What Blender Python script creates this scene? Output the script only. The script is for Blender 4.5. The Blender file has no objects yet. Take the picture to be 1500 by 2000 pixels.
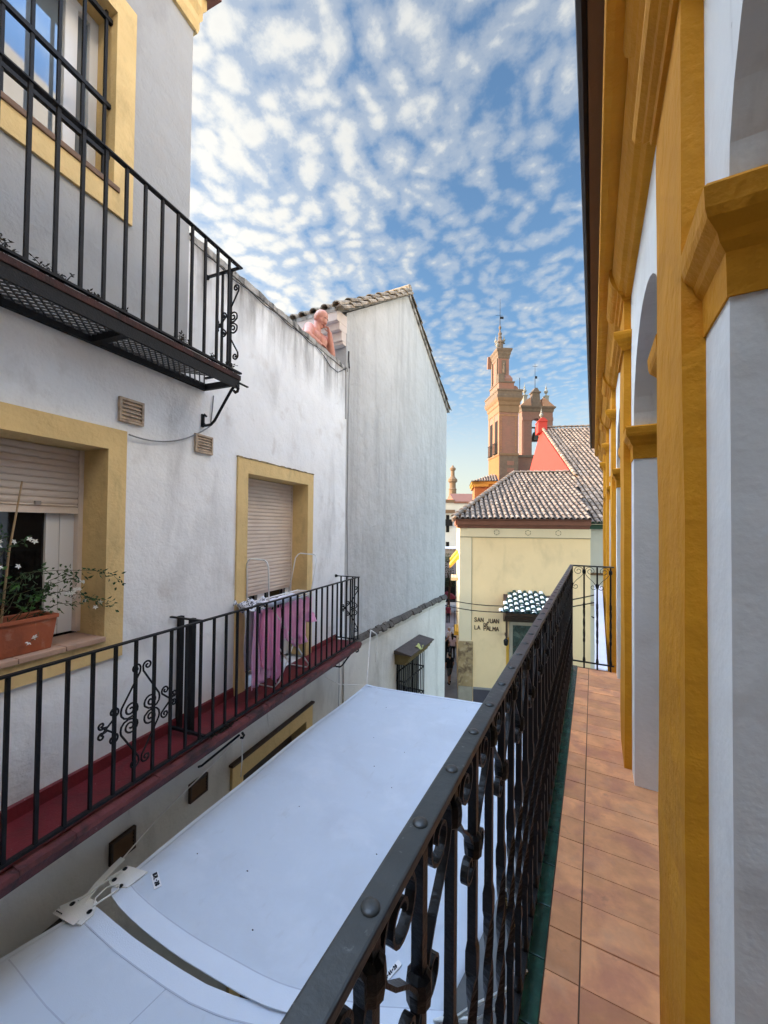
import bpy, bmesh, math, random
from mathutils import Vector, Matrix
random.seed(11)
R = random.uniform
S = bpy.context.scene
COL = S.collection
rad = math.radians

# ------------------------------------------------------------------ frames
PHI = 0.1280763281
YAW = rad(28.551392)
dL = Vector((-math.sin(PHI), math.cos(PHI), 0)); nL = Vector((math.cos(PHI), math.sin(PHI), 0))
def frame(org, ex, ey):
    m = Matrix.Identity(4)
    for i in range(3):
        m[i][0] = ex[i]; m[i][1] = ey[i]; m[i][2] = (0, 0, 1)[i]; m[i][3] = org[i]
    return m
W = Matrix.Identity(4)                                  # x to the right house, y along the right balcony
L = frame((0, 0, 0), nL, dL)                            # (a, u, z): left house
dG = Vector((-0.01851574, 0.99982857, 0)); nG = Vector((0.99982857, 0.01851574, 0))
G = frame((-3.6042882, 5.28290702, 0), nG, dG)          # (o, s, z): gabled house
F = frame((-5.16277339, 16.54446114, 0), Vector((0.94824611, 0.31753633, 0)), Vector((-0.31753633, 0.94824611, 0)))  # (s, t, z)
T = frame((-8.16765361, 38.81686235, 0), Vector((0.84290917, 0.53805588, 0)), Vector((-0.53805588, 0.84290917, 0)))
fh = Vector((-math.sin(YAW), math.cos(YAW), 0)); rh = Vector((math.cos(YAW), math.sin(YAW), 0))
V = frame((0, 0, 0), rh, fh)                            # (lateral, distance, z)
GZ = -7.5                                               # street level

# ------------------------------------------------------------------ materials
MATS = {}
def nodes(name):
    m = bpy.data.materials.new(name); m.use_nodes = True
    nt = m.node_tree; nt.nodes.clear()
    out = nt.nodes.new('ShaderNodeOutputMaterial'); b = nt.nodes.new('ShaderNodeBsdfPrincipled')
    nt.links.new(b.outputs[0], out.inputs[0])
    return m, nt, b
def N(nt, t, **k):
    n = nt.nodes.new(t)
    for a, v in k.items():
        if a in n.inputs: n.inputs[a].default_value = v
        else: setattr(n, a, v)
    return n
def mixc(nt, fac, a, b, blend='MIX'):
    n = nt.nodes.new('ShaderNodeMix'); n.data_type = 'RGBA'; n.blend_type = blend
    for s, v in ((n.inputs[0], fac), (n.inputs[6], a), (n.inputs[7], b)):
        if hasattr(v, 'is_output') or hasattr(v, 'links'): nt.links.new(v, s)
        elif isinstance(v, (int, float)): s.default_value = v
        else: s.default_value = (*v, 1) if len(v) == 3 else v
    return n.outputs[2]
def noise_fac(nt, scale, lo, hi, detail=4, stretch=None, rough=.6, coord=None, dist=0):
    if coord is None: coord = N(nt, 'ShaderNodeNewGeometry').outputs['Position']
    if stretch:
        mp = N(nt, 'ShaderNodeMapping'); mp.inputs['Scale'].default_value = stretch
        nt.links.new(coord, mp.inputs[0]); coord = mp.outputs[0]
    n = N(nt, 'ShaderNodeTexNoise', Scale=scale, Detail=detail, Roughness=rough, Distortion=dist)
    nt.links.new(coord, n.inputs['Vector'])
    r = N(nt, 'ShaderNodeMapRange'); r.inputs[1].default_value = lo; r.inputs[2].default_value = hi
    nt.links.new(n.outputs[0], r.inputs[0])
    return r.outputs[0]
def mat(name, col, rough=.8, var=.12, vs=3, dirt=None, bump=0., bs=60, spec=.3, metal=0, island=0, stains=(), big=0., bigs=1.2, sheen=0, trans=0):
    """dirt/stains: tuples (colour, amount, scale, lo, hi, stretch)"""
    if name in MATS: return MATS[name]
    m, nt, b = nodes(name); MATS[name] = m
    c = mixc(nt, noise_fac(nt, vs, .25, .75), tuple(x*(1-var) for x in col), tuple(min(1, x*(1+var)) for x in col))
    if island:
        g = N(nt, 'ShaderNodeNewGeometry'); r = N(nt, 'ShaderNodeMapRange')
        r.inputs[3].default_value = 1-island; r.inputs[4].default_value = 1+island
        nt.links.new(g.outputs['Random Per Island'], r.inputs[0])
        h = N(nt, 'ShaderNodeHueSaturation'); nt.links.new(c, h.inputs['Color']); nt.links.new(r.outputs[0], h.inputs['Value'])
        c = h.outputs[0]
    for sn in stains:
        (dc, amt, sc, lo, hi, st) = sn[:6]
        f = noise_fac(nt, sc, lo, hi, detail=6, stretch=st, dist=.4)
        if len(sn) > 6:                                  # only between two heights (runs below a coping)
            sx = N(nt, 'ShaderNodeSeparateXYZ'); nt.links.new(N(nt, 'ShaderNodeNewGeometry').outputs['Position'], sx.inputs[0])
            rr = N(nt, 'ShaderNodeMapRange'); rr.inputs[1].default_value = sn[6]; rr.inputs[2].default_value = sn[7]; nt.links.new(sx.outputs[2], rr.inputs[0])
            mm = N(nt, 'ShaderNodeMath', operation='MULTIPLY'); nt.links.new(f, mm.inputs[0]); nt.links.new(rr.outputs[0], mm.inputs[1]); f = mm.outputs[0]
        mu = N(nt, 'ShaderNodeMath', operation='MULTIPLY'); nt.links.new(f, mu.inputs[0]); mu.inputs[1].default_value = amt
        mu.use_clamp = True
        c = mixc(nt, mu.outputs[0], c, dc)
    nt.links.new(c, b.inputs['Base Color'])
    b.inputs['Roughness'].default_value = rough; b.inputs['Specular IOR Level'].default_value = spec; b.inputs['Metallic'].default_value = metal
    if sheen: b.inputs['Sheen Weight'].default_value = sheen
    if bump or big:
        nrm = None
        for amt, sc, d in ((big, bigs, .05), (bump, bs, .01)):
            if not amt: continue
            n = N(nt, 'ShaderNodeTexNoise', Scale=sc, Detail=5, Roughness=.55)
            nt.links.new(N(nt, 'ShaderNodeNewGeometry').outputs['Position'], n.inputs['Vector'])
            bp = N(nt, 'ShaderNodeBump', Strength=amt, Distance=d); nt.links.new(n.outputs[0], bp.inputs['Height'])
            if nrm: nt.links.new(nrm, bp.inputs['Normal'])
            nrm = bp.outputs[0]
        nt.links.new(nrm, b.inputs['Normal'])
    if trans:
        out = [n for n in nt.nodes if n.type == 'OUTPUT_MATERIAL'][0]
        tr = N(nt, 'ShaderNodeBsdfTranslucent'); nt.links.new(c, tr.inputs[0])
        mx = N(nt, 'ShaderNodeMixShader'); mx.inputs[0].default_value = trans
        nt.links.new(b.outputs[0], mx.inputs[1]); nt.links.new(tr.outputs[0], mx.inputs[2]); nt.links.new(mx.outputs[0], out.inputs[0])
    return m
grime = (.10, .09, .08)
M_WHITE = mat('plaster_white', (.375, .375, .37), .9, .05, 1.5, bump=.35, bs=45, big=.5, bigs=3.5, stains=[
    (grime, .42, 1.6, .56, .80, (1, 1, .35)), ((.42, .36, .30), .35, 3.2, .58, .75, None), ((.12, .12, .12), .6, 9, .70, .80, (1, 1, .5))])
M_PARAPET = mat('plaster_terrace', (.80, .80, .79), .9, .05, 1.5, bump=.4, bs=42, big=.5, bigs=3.5, stains=[
    ((.07, .065, .06), 1.0, 5, .46, .66, (1, 1, .10), 3.3, 4.1), ((.22, .20, .18), .9, 2.6, .42, .64, (1, 1, .5), 3.45, 4.1),
    (grime, .40, 1.6, .56, .80, (1, 1, .35)), ((.42, .36, .30), .35, 3.2, .58, .75, None), ((.12, .12, .12), .6, 9, .70, .80, (1, 1, .5))])
M_CAP = mat('plaster_weathered_cap', (.36, .34, .31), .95, .2, 6, bump=.6, bs=40, stains=[((.05, .05, .045), .85, 9, .45, .62, (1, 1, .5))])
M_GABLE = mat('plaster_streaked', (.50, .495, .48), .95, .07, 2, bump=.5, bs=35, big=.7, bigs=5, stains=[
    ((.20, .20, .20), .48, 4.5, .50, .78, (1, 1, .07)), ((.30, .29, .27), .40, 1.3, .50, .72, (1, 1, .4)), ((.06, .06, .06), .7, 26, .73, .8, (1, 1, .35))])
M_CREAM = mat('plaster_cream_grey', (.68, .645, .58), .92, .08, 1.5, bump=.4, bs=40, big=.4, bigs=3, stains=[
    ((.22, .19, .15), .40, 2.4, .52, .75, (1, 1, .3)), ((.18, .15, .12), .5, 12, .68, .76, (1, 1, .25))])
M_YEL = mat('ochre_trim', (.68, .49, .225), .85, .10, 3, bump=.35, bs=45, big=.35, bigs=6, stains=[((.36, .26, .12), .45, 7, .55, .75, (1, 1, .4)), ((.12, .09, .06), .5, 30, .70, .78, None)])
M_YELD = mat('ochre_trim_dirty_top', (.33, .25, .13), .9, .2, 8, bump=.5, stains=[((.06, .05, .04), .8, 14, .45, .6, (1, 1, .3))])
M_OCH = mat('saffron_paint', (.62, .262, .012), .75, .09, 4, bump=.30, bs=34, big=.35, bigs=7, spec=.25, stains=[((.26, .11, .010), .32, 2.6, .52, .78, (1, 1, .6)), ((.10, .045, .01), .7, 46, .72, .76, (1, 1, .12)), ((.60, .31, .05), .28, 3, .52, .75, (1, 1, .7)), ((.05, .03, .015), .6, 60, .74, .78, None)])
M_RWHITE = mat('limewash_white', (.80, .80, .78), .9, .035, 2, bump=.10, bs=60, big=.22, bigs=4.5, stains=[((.46, .42, .39), .30, 2.1, .50, .75, (1, 1, .5)), ((.30, .27, .24), .5, 5, .62, .76, (1, 1, .25)), ((.12, .10, .09), .7, 24, .73, .78, None)])
M_SOFFIT = mat('brown_soffit', (.20, .095, .035), .8, .1, 6, bump=.2)
M_GUTTER = mat('dark_gutter', (.022, .016, .018), .5, .2, 5)
M_IRON = mat('black_iron', (.0045, .0045, .005), .42, .3, 30, bump=.2, bs=120, spec=.28)
M_IRONM = mat('matt_black_iron', (.006, .006, .007), .6, .3, 30, bump=.3, bs=90, spec=.25)
M_RAILTOP = mat('worn_black_paint', (.040, .041, .037), .42, .2, 18, bump=.16, bs=45, spec=.5, stains=[((.15, .15, .13), .7, 70, .63, .70, None), ((.09, .09, .08), .35, 9, .5, .7, (1, .3, 1)), ((.012, .012, .01), .8, 80, .66, .72, None)])
M_REDFLOOR = mat('oxblood_floor_paint', (.15, .016, .020), .55, .2, 5, bump=.3, stains=[((.05, .02, .02), .6, 6, .5, .7, None), ((.42, .30, .28), .7, 26, .69, .74, None)])
M_REDEDGE = mat('oxblood_worn_edge', (.13, .035, .035), .7, .3, 9, bump=.5, stains=[((.03, .02, .02), .85, 5, .46, .62, None), ((.36, .26, .24), .7, 30, .70, .75, None)])
M_SHUT = mat('shutter_slats', (.68, .58, .50), .55, .05, 2, stains=[((.40, .32, .27), .35, 3, .5, .75, (1, 1, 2))])
M_ALU = mat('white_window_frame', (.72, .72, .72), .4, .04, 2)
M_ALUG = mat('grey_frame_groove', (.30, .27, .25), .5, .1, 3)
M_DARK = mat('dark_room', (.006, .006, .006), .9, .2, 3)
M_SILL = mat('clay_sill', (.42, .27, .19), .7, .14, 6, bump=.3, stains=[((.18, .12, .09), .5, 9, .55, .7, None)])
M_BROWNSILL = mat('brown_sill', (.16, .09, .05), .6, .2, 8)
M_VENT = mat('vent_slats', (.50, .38, .27), .7, .12, 8, stains=[((.16, .11, .08), .7, 14, .5, .68, None)])
M_VENTD = mat('vent_dark_brown', (.12, .065, .03), .7, .2, 8)
M_SAIL = mat('white_canvas', (.63, .69, .76), .75, .02, 1.2, bump=.12, bs=240, big=.25, bigs=1.6, trans=.12, stains=[((.46, .49, .54), .30, 1.6, .5, .75, None), ((.40, .40, .40), .35, 9, .62, .78, (1, .4, 1)), ((.78, .82, .88), .4, 2.6, .5, .72, None)])
M_HEM = mat('canvas_hem', (.655, .71, .78), .7, .03, 2, bump=.2, bs=160)
M_SEAM = mat('canvas_stitching', (.46, .50, .58), .8, .05, 2)
M_STRAP = mat('webbing_strap', (.80, .82, .80), .7, .05, 5, bump=.3, bs=200)
M_ROPE = mat('white_cord', (.74, .71, .66), .8, .1, 20)
M_LABEL = mat('paper_label', (.80, .80, .80), .6, .03, 3)
M_INK = mat('ink', (.035, .035, .04), .7, .1, 3)
M_EYE = mat('eyelet_metal', (.02, .025, .03), .4, .1, 3, metal=.5)
M_TILE = mat('terracotta_floor', (.70, .315, .140), .6, .2, 9, bump=.3, bs=30, island=.22, spec=.3, stains=[((.44, .17, .115), .6, 5.5, .46, .66, None), ((.20, .11, .07), .5, 9, .62, .75, None), ((.58, .33, .20), .4, 5, .55, .7, None)])
M_GROUT = mat('grout', (.13, .075, .045), .9, .2, 10)
M_GREENT = mat('green_glazed_tile', (.012, .050, .032), .22, .4, 14, bump=.3, bs=40, spec=.5, island=.25, stains=[((.09, .14, .12), .5, 18, .6, .72, None)])
M_ROOF = mat('old_clay_tiles', (.25, .178, .13), .9, .22, 5, bump=.5, bs=40, island=.30, stains=[((.075, .065, .055), .7, 9, .5, .66, None), ((.36, .30, .24), .5, 13, .55, .68, None)])
M_ROOFD = mat('tile_channels', (.045, .034, .028), .95, .3, 9)
M_ROOFG = mat('lichen_clay_tiles', (.29, .23, .165), .95, .22, 9, bump=.6, bs=40, island=.22, stains=[((.09, .07, .05), .8, 12, .48, .62, None), ((.40, .37, .27), .5, 20, .55, .66, None)])
M_CREAMW = mat('pale_yellow_render', (.84, .635, .36), .9, .05, 1, bump=.25, bs=20, big=.15, bigs=1.5, stains=[((.44, .34, .20), .35, 1.4, .5, .75, (1, 1, .5))])
M_CREAML = mat('pale_cream_render', (.76, .64, .43), .9, .05, 1, bump=.25, bs=20)
M_GREYW = mat('grey_white_render', (.55, .54, .48), .9, .06, 1.5, bump=.25, bs=20)
M_LINE = mat('shadow_groove_paint', (.30, .25, .16), .9, .1, 3)
M_BROWNB = mat('eaves_board_red_brown', (.20, .085, .055), .7, .12, 3)
M_PLINTH = mat('dark_plinth', (.075, .07, .085), .8, .1, 3)
M_PLINTHC = mat('plinth_cap_grey', (.26, .25, .24), .8, .1, 3)
M_STONE = mat('old_stone', (.38, .27, .14), .95, .25, 3, bump=.7, bs=12, stains=[((.12, .075, .045), .85, 2.6, .48, .62, None), ((.50, .40, .25), .6, 6, .55, .68, None)])
M_STONEG = mat('grey_worn_stone', (.36, .32, .25), .95, .15, 3, bump=.5, bs=14)
M_GREENP = mat('dark_green_paint', (.012, .06, .035), .5, .2, 4)
M_ORANGE = mat('orange_render', (.27, .10, .04), .9, .08, .8, bump=.2, bs=8)
M_TRIMG = mat('grey_stone_trim', (.125, .092, .070), .9, .2, 3, bump=.4, bs=10, stains=[((.10, .09, .08), .6, 5, .5, .7, None)])
M_TRIMY = mat('pale_stone_trim', (.17, .108, .065), .9, .12, 3, bump=.3, bs=10)
M_RED = mat('coral_red_paint', (.36, .036, .028), .75, .06, 3, bump=.1)
M_LEAD = mat('weathered_finial', (.20, .20, .18), .8, .2, 6, bump=.3)
M_BRONZE = mat('bell_bronze', (.05, .045, .035), .5, .2, 6, metal=.4)
M_ASPH = mat('street_paving', (.22, .205, .19), .85, .15, 2, bump=.3, bs=25, stains=[((.07, .065, .06), .5, .9, .45, .7, None)])
M_WOODD = mat('dark_wood', (.055, .032, .02), .6, .3, 6, bump=.4, bs=20)
M_ZINC = mat('dark_weathered_hood', (.085, .065, .055), .75, .25, 6, bump=.4, bs=25)
M_HOODY = mat('stained_yellow_moulding', (.17, .125, .05), .85, .3, 7, bump=.4, bs=25)
M_SKIN = mat('skin_ruddy', (.56, .27, .195), .55, .06, 9, spec=.3, stains=[((.46, .13, .10), .55, 7, .42, .66, None), ((.66, .42, .33), .4, 5, .5, .7, None)])
M_SKINT = mat('skin_tan', (.42, .22, .14), .6, .06, 9)
M_HAIRD = mat('dark_hair', (.02, .015, .012), .7, .2, 30)
M_HAIRG = mat('grey_hair', (.40, .38, .36), .8, .15, 30)
M_CBLACK = mat('black_cotton', (.012, .012, .014), .9, .2, 8)
M_CGREY = mat('grey_cotton', (.10, .10, .10), .9, .2, 8)
M_CWHITE = mat('white_cotton', (.66, .64, .70), .9, .05, 8)
M_CPINKP = mat('pale_pink_cotton', (.66, .50, .56), .9, .05, 8)
M_CDARKB = mat('navy_trousers', (.015, .015, .025), .9, .2, 8)
M_CRED = mat('dark_red_cloth', (.14, .02, .03), .9, .2, 8)
M_PINK = mat('pink_cotton', (.96, .56, .78), .9, .06, 6, bump=.25, bs=50, trans=.5, sheen=.3)
M_PINKD = mat('deep_pink_cotton', (.95, .45, .70), .9, .06, 6, bump=.25, bs=50, trans=.5, sheen=.3)
M_MAUVE = mat('sheer_mauve_fabric', (.86, .55, .74), .9, .06, 6, bump=.2, bs=50, trans=.5)
M_GREYC = mat('grey_towel', (.40, .40, .42), .95, .1, 20, bump=.5, bs=120)
M_PLASTW = mat('white_coated_wire', (.76, .76, .74), .4, .03, 3)
M_POT = mat('terracotta_plastic', (.36, .10, .045), .6, .15, 5, bump=.15, stains=[((.14, .06, .04), .6, 7, .5, .7, (1, 1, .4)), ((.45, .26, .18), .5, 12, .6, .72, None)])
M_SOIL = mat('dark_soil', (.016, .011, .008), 1, .4, 40, bump=1, bs=60)
M_CANE = mat('bamboo_cane', (.36, .25, .14), .7, .15, 30)
M_LEAF = mat('jasmine_leaf', (.040, .085, .030), .5, .35, 20, island=.45, trans=.25)
M_LEAFB = mat('fresh_green_leaf', (.075, .19, .045), .5, .25, 20, island=.3, trans=.3)
M_STEM = mat('thin_stem', (.07, .075, .035), .7, .2, 20)
M_PETAL = mat('white_petal', (.80, .80, .74), .6, .03, 9, trans=.3)
M_WEED = mat('dry_dark_weed', (.022, .020, .015), .9, .4, 30, island=.3)
M_TREE = mat('tree_leaves_dark', (.030, .050, .022), .7, .3, 3, island=.4)
M_AWNY = mat('yellow_awning_canvas', (.72, .42, .06), .8, .06, 4, trans=.2)
M_CABLE = mat('grey_cable', (.20, .20, .20), .6, .1, 9)
M_CABLEB = mat('black_cable', (.02, .018, .018), .6, .1, 9)
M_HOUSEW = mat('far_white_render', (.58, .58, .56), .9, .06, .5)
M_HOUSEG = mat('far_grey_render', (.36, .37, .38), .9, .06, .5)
M_LAMPG = mat('lantern_green_glass', (.03, .06, .045), .25, .2, 5)
M_GOLD = mat('gold_letters', (.55, .36, .12), .4, .1, 9)
M_MURAL = mat('dark_green_tile_panel', (.035, .06, .05), .4, .5, 5, stains=[((.15, .19, .16), .6, 3.5, .5, .66, None), ((.05, .03, .02), .7, 6, .55, .66, None)])
M_SHT = mat('glazed_white_roof_tile', (.78, .80, .80), .25, .05, 5)
M_SHD = mat('glazed_dark_roof_tile', (.022, .050, .045), .25, .2, 5)
M_DKRED = mat('deep_red_cornice', (.30, .05, .04), .8, .1, 4)

def brick_mat():
    m, nt, b = nodes('old_brickwork')
    br = N(nt, 'ShaderNodeTexBrick', Scale=1.0)
    br.inputs['Color1'].default_value = (.205, .088, .062, 1); br.inputs['Color2'].default_value = (.145, .066, .048, 1); br.inputs['Mortar'].default_value = (.19, .13, .10, 1)
    br.inputs['Brick Width'].default_value = .30; br.inputs['Row Height'].default_value = .075; br.inputs['Mortar Size'].default_value = .012
    g = N(nt, 'ShaderNodeNewGeometry'); sp = N(nt, 'ShaderNodeSeparateXYZ'); cb = N(nt, 'ShaderNodeCombineXYZ'); ad = N(nt, 'ShaderNodeMath', operation='ADD')
    nt.links.new(g.outputs['Position'], sp.inputs[0]); nt.links.new(sp.outputs[0], ad.inputs[0]); nt.links.new(sp.outputs[1], ad.inputs[1])
    nt.links.new(ad.outputs[0], cb.inputs[0]); nt.links.new(sp.outputs[2], cb.inputs[1]); nt.links.new(cb.outputs[0], br.inputs['Vector'])
    c = mixc(nt, noise_fac(nt, .9, .35, .7), br.outputs[0], (.215, .10, .075))
    mu = N(nt, 'ShaderNodeMath', operation='MULTIPLY'); nt.links.new(noise_fac(nt, 2.2, .5, .72, 6), mu.inputs[0]); mu.inputs[1].default_value = .5; mu.use_clamp = True
    c = mixc(nt, mu.outputs[0], c, (.13, .09, .07))
    nt.links.new(c, b.inputs['Base Color']); b.inputs['Roughness'].default_value = .9
    return m
M_BRICK = brick_mat()
def pane_mat(name, base, rough=.03):
    m, nt, b = nodes(name)
    b.inputs['Base Color'].default_value = (*base, 1); b.inputs['Roughness'].default_value = rough; b.inputs['Specular IOR Level'].default_value = .8
    return m
M_GLASS = pane_mat('window_glass_dark', (.004, .004, .004))
M_GLASSB = pane_mat('window_glass_reflecting', (.13, .16, .19), .04)
M_GLASSB.node_tree.nodes['Principled BSDF'].inputs['Coat Weight'].default_value = 1.0
M_GLASSB.node_tree.nodes['Principled BSDF'].inputs['IOR'].default_value = 1.5
def pattern_mat():
    m, nt, b = nodes('black_white_print')
    v = N(nt, 'ShaderNodeTexVoronoi', Scale=45); nt.links.new(N(nt, 'ShaderNodeNewGeometry').outputs['Position'], v.inputs['Vector'])
    r = N(nt, 'ShaderNodeMapRange'); r.inputs[1].default_value = .36; r.inputs[2].default_value = .44; nt.links.new(v.outputs['Distance'], r.inputs[0])
    nt.links.new(mixc(nt, r.outputs[0], (.03, .03, .04), (.62, .62, .66)), b.inputs['Base Color']); b.inputs['Roughness'].default_value = .9
    return m
M_PRINT = pattern_mat()

# ------------------------------------------------------------------ mesh builder
WM = {}                                                  # world matrices of roots
class MB:
    def __init__(s, fr=W): s.fr = fr; s.v = []; s.f = []
    def add(s, vs, fs):
        o = len(s.v); s.v += [s.fr @ Vector(p) for p in vs]; s.f += [tuple(i+o for i in f) for f in fs]; return s
    def box(s, x0, x1, y0, y1, z0, z1):
        return s.add([(x0,y0,z0),(x1,y0,z0),(x1,y1,z0),(x0,y1,z0),(x0,y0,z1),(x1,y0,z1),(x1,y1,z1),(x0,y1,z1)],
                     [(0,3,2,1),(4,5,6,7),(0,1,5,4),(1,2,6,5),(2,3,7,6),(3,0,4,7)])
    def poly(s, *p): return s.add(p, [tuple(range(len(p)))])
    def prism(s, pts, ax, a0, a1):
        def P(p, a): return (a, p[0], p[1]) if ax == 0 else (p[0], a, p[1]) if ax == 1 else (p[0], p[1], a)
        n = len(pts)
        return s.add([P(p, a0) for p in pts] + [P(p, a1) for p in pts],
                     [tuple(range(n)), tuple(range(2*n-1, n-1, -1))] + [(i, (i+1) % n, (i+1) % n+n, i+n) for i in range(n)])
    def tube(s, pts, r, n=6, closed=False):
        pts = [Vector(p) for p in pts]; rs = r if isinstance(r, (list, tuple)) else [r]*len(pts)
        vs = []; m = len(pts); up = None
        for i, p in enumerate(pts):
            a = pts[i-1] if (i or closed) else p; b = pts[(i+1) % m] if (i < m-1 or closed) else p
            t = (b-a).normalized() if (b-a).length > 1e-9 else Vector((0, 0, 1))
            if up is None: up = t.orthogonal().normalized()
            up = (up - t*up.dot(t)); up = up.normalized() if up.length > 1e-6 else t.orthogonal().normalized()
            w = t.cross(up)
            vs += [p + (up*math.cos(2*math.pi*k/n) + w*math.sin(2*math.pi*k/n))*rs[i] for k in range(n)]
        fs = [(i*n+k, i*n+(k+1) % n, ((i+1) % m)*n+(k+1) % n, ((i+1) % m)*n+k) for i in range(m if closed else m-1) for k in range(n)]
        if not closed: fs += [tuple(range(n-1, -1, -1)), tuple(range((m-1)*n, m*n))]
        return s.add(vs, fs)
    def ribbon(s, pts, wv, t):
        pts = [Vector(p) for p in pts]; wv = Vector(wv); vs = []; m = len(pts)
        for i, p in enumerate(pts):
            d = (pts[min(i+1, m-1)] - pts[max(i-1, 0)]); nn = d.cross(wv).normalized()*t/2
            vs += [p-wv/2-nn, p+wv/2-nn, p+wv/2+nn, p-wv/2+nn]
        fs = [(i*4+k, i*4+(k+1) % 4, i*4+4+(k+1) % 4, i*4+4+k) for i in range(m-1) for k in range(4)] + [(3,2,1,0), tuple(range(m*4-4, m*4))]
        return s.add(vs, fs)
    def lathe(s, c, prof, n=12, ax=2):
        vs = []
        for r, z in prof:
            for k in range(n):
                a = 2*math.pi*k/n; q = (r*math.cos(a), r*math.sin(a), z)
                if ax == 0: q = (z, q[0], q[1])
                if ax == 1: q = (q[0], z, q[1])
                vs.append((c[0]+q[0], c[1]+q[1], c[2]+q[2]))
        m = len(prof)
        return s.add(vs, [(i*n+k, i*n+(k+1) % n, (i+1)*n+(k+1) % n, (i+1)*n+k) for i in range(m-1) for k in range(n)] + [tuple(range(n-1, -1, -1)), tuple(range((m-1)*n, m*n))])
    def ell(s, c, r, n=12, m=8):
        return s.lathe3(c, r, n, m)
    def lathe3(s, c, r, n, m):
        vs = [(c[0], c[1], c[2]-r[2])]
        for i in range(1, m):
            a = -math.pi/2 + math.pi*i/m
            vs += [(c[0]+r[0]*math.cos(a)*math.cos(2*math.pi*k/n), c[1]+r[1]*math.cos(a)*math.sin(2*math.pi*k/n), c[2]+r[2]*math.sin(a)) for k in range(n)]
        vs.append((c[0], c[1], c[2]+r[2])); e = len(vs)-1
        fs = [(0, 1+(k+1) % n, 1+k) for k in range(n)] + [(e, 1+(m-2)*n+k, 1+(m-2)*n+(k+1) % n) for k in range(n)]
        fs += [(1+i*n+k, 1+i*n+(k+1) % n, 1+(i+1)*n+(k+1) % n, 1+(i+1)*n+k) for i in range(m-2) for k in range(n)]
        return s.add(vs, fs)
    def cap(s, a, b, ra, rb, n=10):
        a = Vector(a); b = Vector(b); t = (b-a).normalized()
        pts = []; rs = []
        for k in range(5):
            q = math.pi/2*k/4; pts.append(a - t*ra*math.cos(q)*.999); rs.append(max(ra*math.sin(q), .0005))
        for k in range(5):
            q = math.pi/2*k/4; pts.append(b + t*rb*math.sin(q)*.999); rs.append(max(rb*math.cos(q), .0005))
        return s.tube(pts, rs, n)
    def grid(s, fn, nu, nv, th=0):
        P = [[Vector(fn(i/nu, j/nv)) for j in range(nv+1)] for i in range(nu+1)]
        w = nv+1
        top = [P[i][j] for i in range(nu+1) for j in range(nv+1)]
        fs = [(i*w+j, (i+1)*w+j, (i+1)*w+j+1, i*w+j+1) for i in range(nu) for j in range(nv)]
        if not th: return s.add(top, fs)
        nr = []
        for i in range(nu+1):
            for j in range(nv+1):
                a = P[min(i+1, nu)][j]-P[max(i-1, 0)][j]; b = P[i][min(j+1, nv)]-P[i][max(j-1, 0)]
                n = a.cross(b); nr.append(n.normalized()*th if n.length > 1e-12 else Vector((0, 0, th)))
        k = len(top); bot = [p-n for p, n in zip(top, nr)]
        f2 = fs + [tuple(x+k for x in reversed(f)) for f in fs]
        ring = [i*w for i in range(nu+1)] + [nu*w+j for j in range(1, w)] + [i*w+nv for i in range(nu-1, -1, -1)] + [j for j in range(nv-1, 0, -1)]
        m = len(ring)
        f2 += [(ring[i], ring[i]+k, ring[(i+1) % m]+k, ring[(i+1) % m]) for i in range(m)]
        return s.add(top+bot, f2)
    def build(s, name, m, parent=None, smooth=False, bevel=0, label=None, recalc=True):
        if parent is not None: inv = WM[parent].inverted(); base = None
        else:
            xs = [p.x for p in s.v]; ys = [p.y for p in s.v]; zs = [p.z for p in s.v]
            base = Vector(((min(xs)+max(xs))/2, (min(ys)+max(ys))/2, min(zs))); inv = Matrix.Translation(-base)
        me = bpy.data.meshes.new(name); me.from_pydata([inv @ p for p in s.v], [], s.f)
        bm = bmesh.new(); bm.from_mesh(me)
        if recalc: bmesh.ops.recalc_face_normals(bm, faces=bm.faces)
        if bevel:
            es = [e for e in bm.edges if len(e.link_faces) == 2 and e.calc_face_angle(0) > .6]
            bmesh.ops.bevel(bm, geom=es, offset=bevel, segments=2, affect='EDGES', profile=.6)
        bm.to_mesh(me); bm.free()
        if smooth:
            for p in me.polygons: p.use_smooth = True
        me.materials.append(m)
        o = bpy.data.objects.new(name, me); COL.objects.link(o)
        if parent is not None: o.parent = parent; WM[o] = WM[parent]
        else: o.location = base; WM[o] = Matrix.Translation(base)
        if label: o['label'] = label
        return o
def tag(o, label, cat, group=None, kind=None):
    o['label'] = label; o['category'] = cat
    if group: o['group'] = group
    if kind: o['kind'] = kind
    return o
def thing(name, label, cat, fr, loc, group=None):
    o = bpy.data.objects.new(name, None); COL.objects.link(o); o.empty_display_size = .2
    m = fr @ Matrix.Translation(Vector(loc)); o.matrix_world = m
    o.location = m.to_translation(); o.rotation_euler = m.to_euler(); WM[o] = m.copy()
    return tag(o, label, cat, group)
def inst(src, loc, parent=None, rotz=0):
    c = src.copy(); COL.objects.link(c); c.location = loc; c.rotation_euler = (0, 0, rotz)
    if parent: c.parent = parent
    return c
def structure(o): o['kind'] = 'structure'; return o

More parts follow.
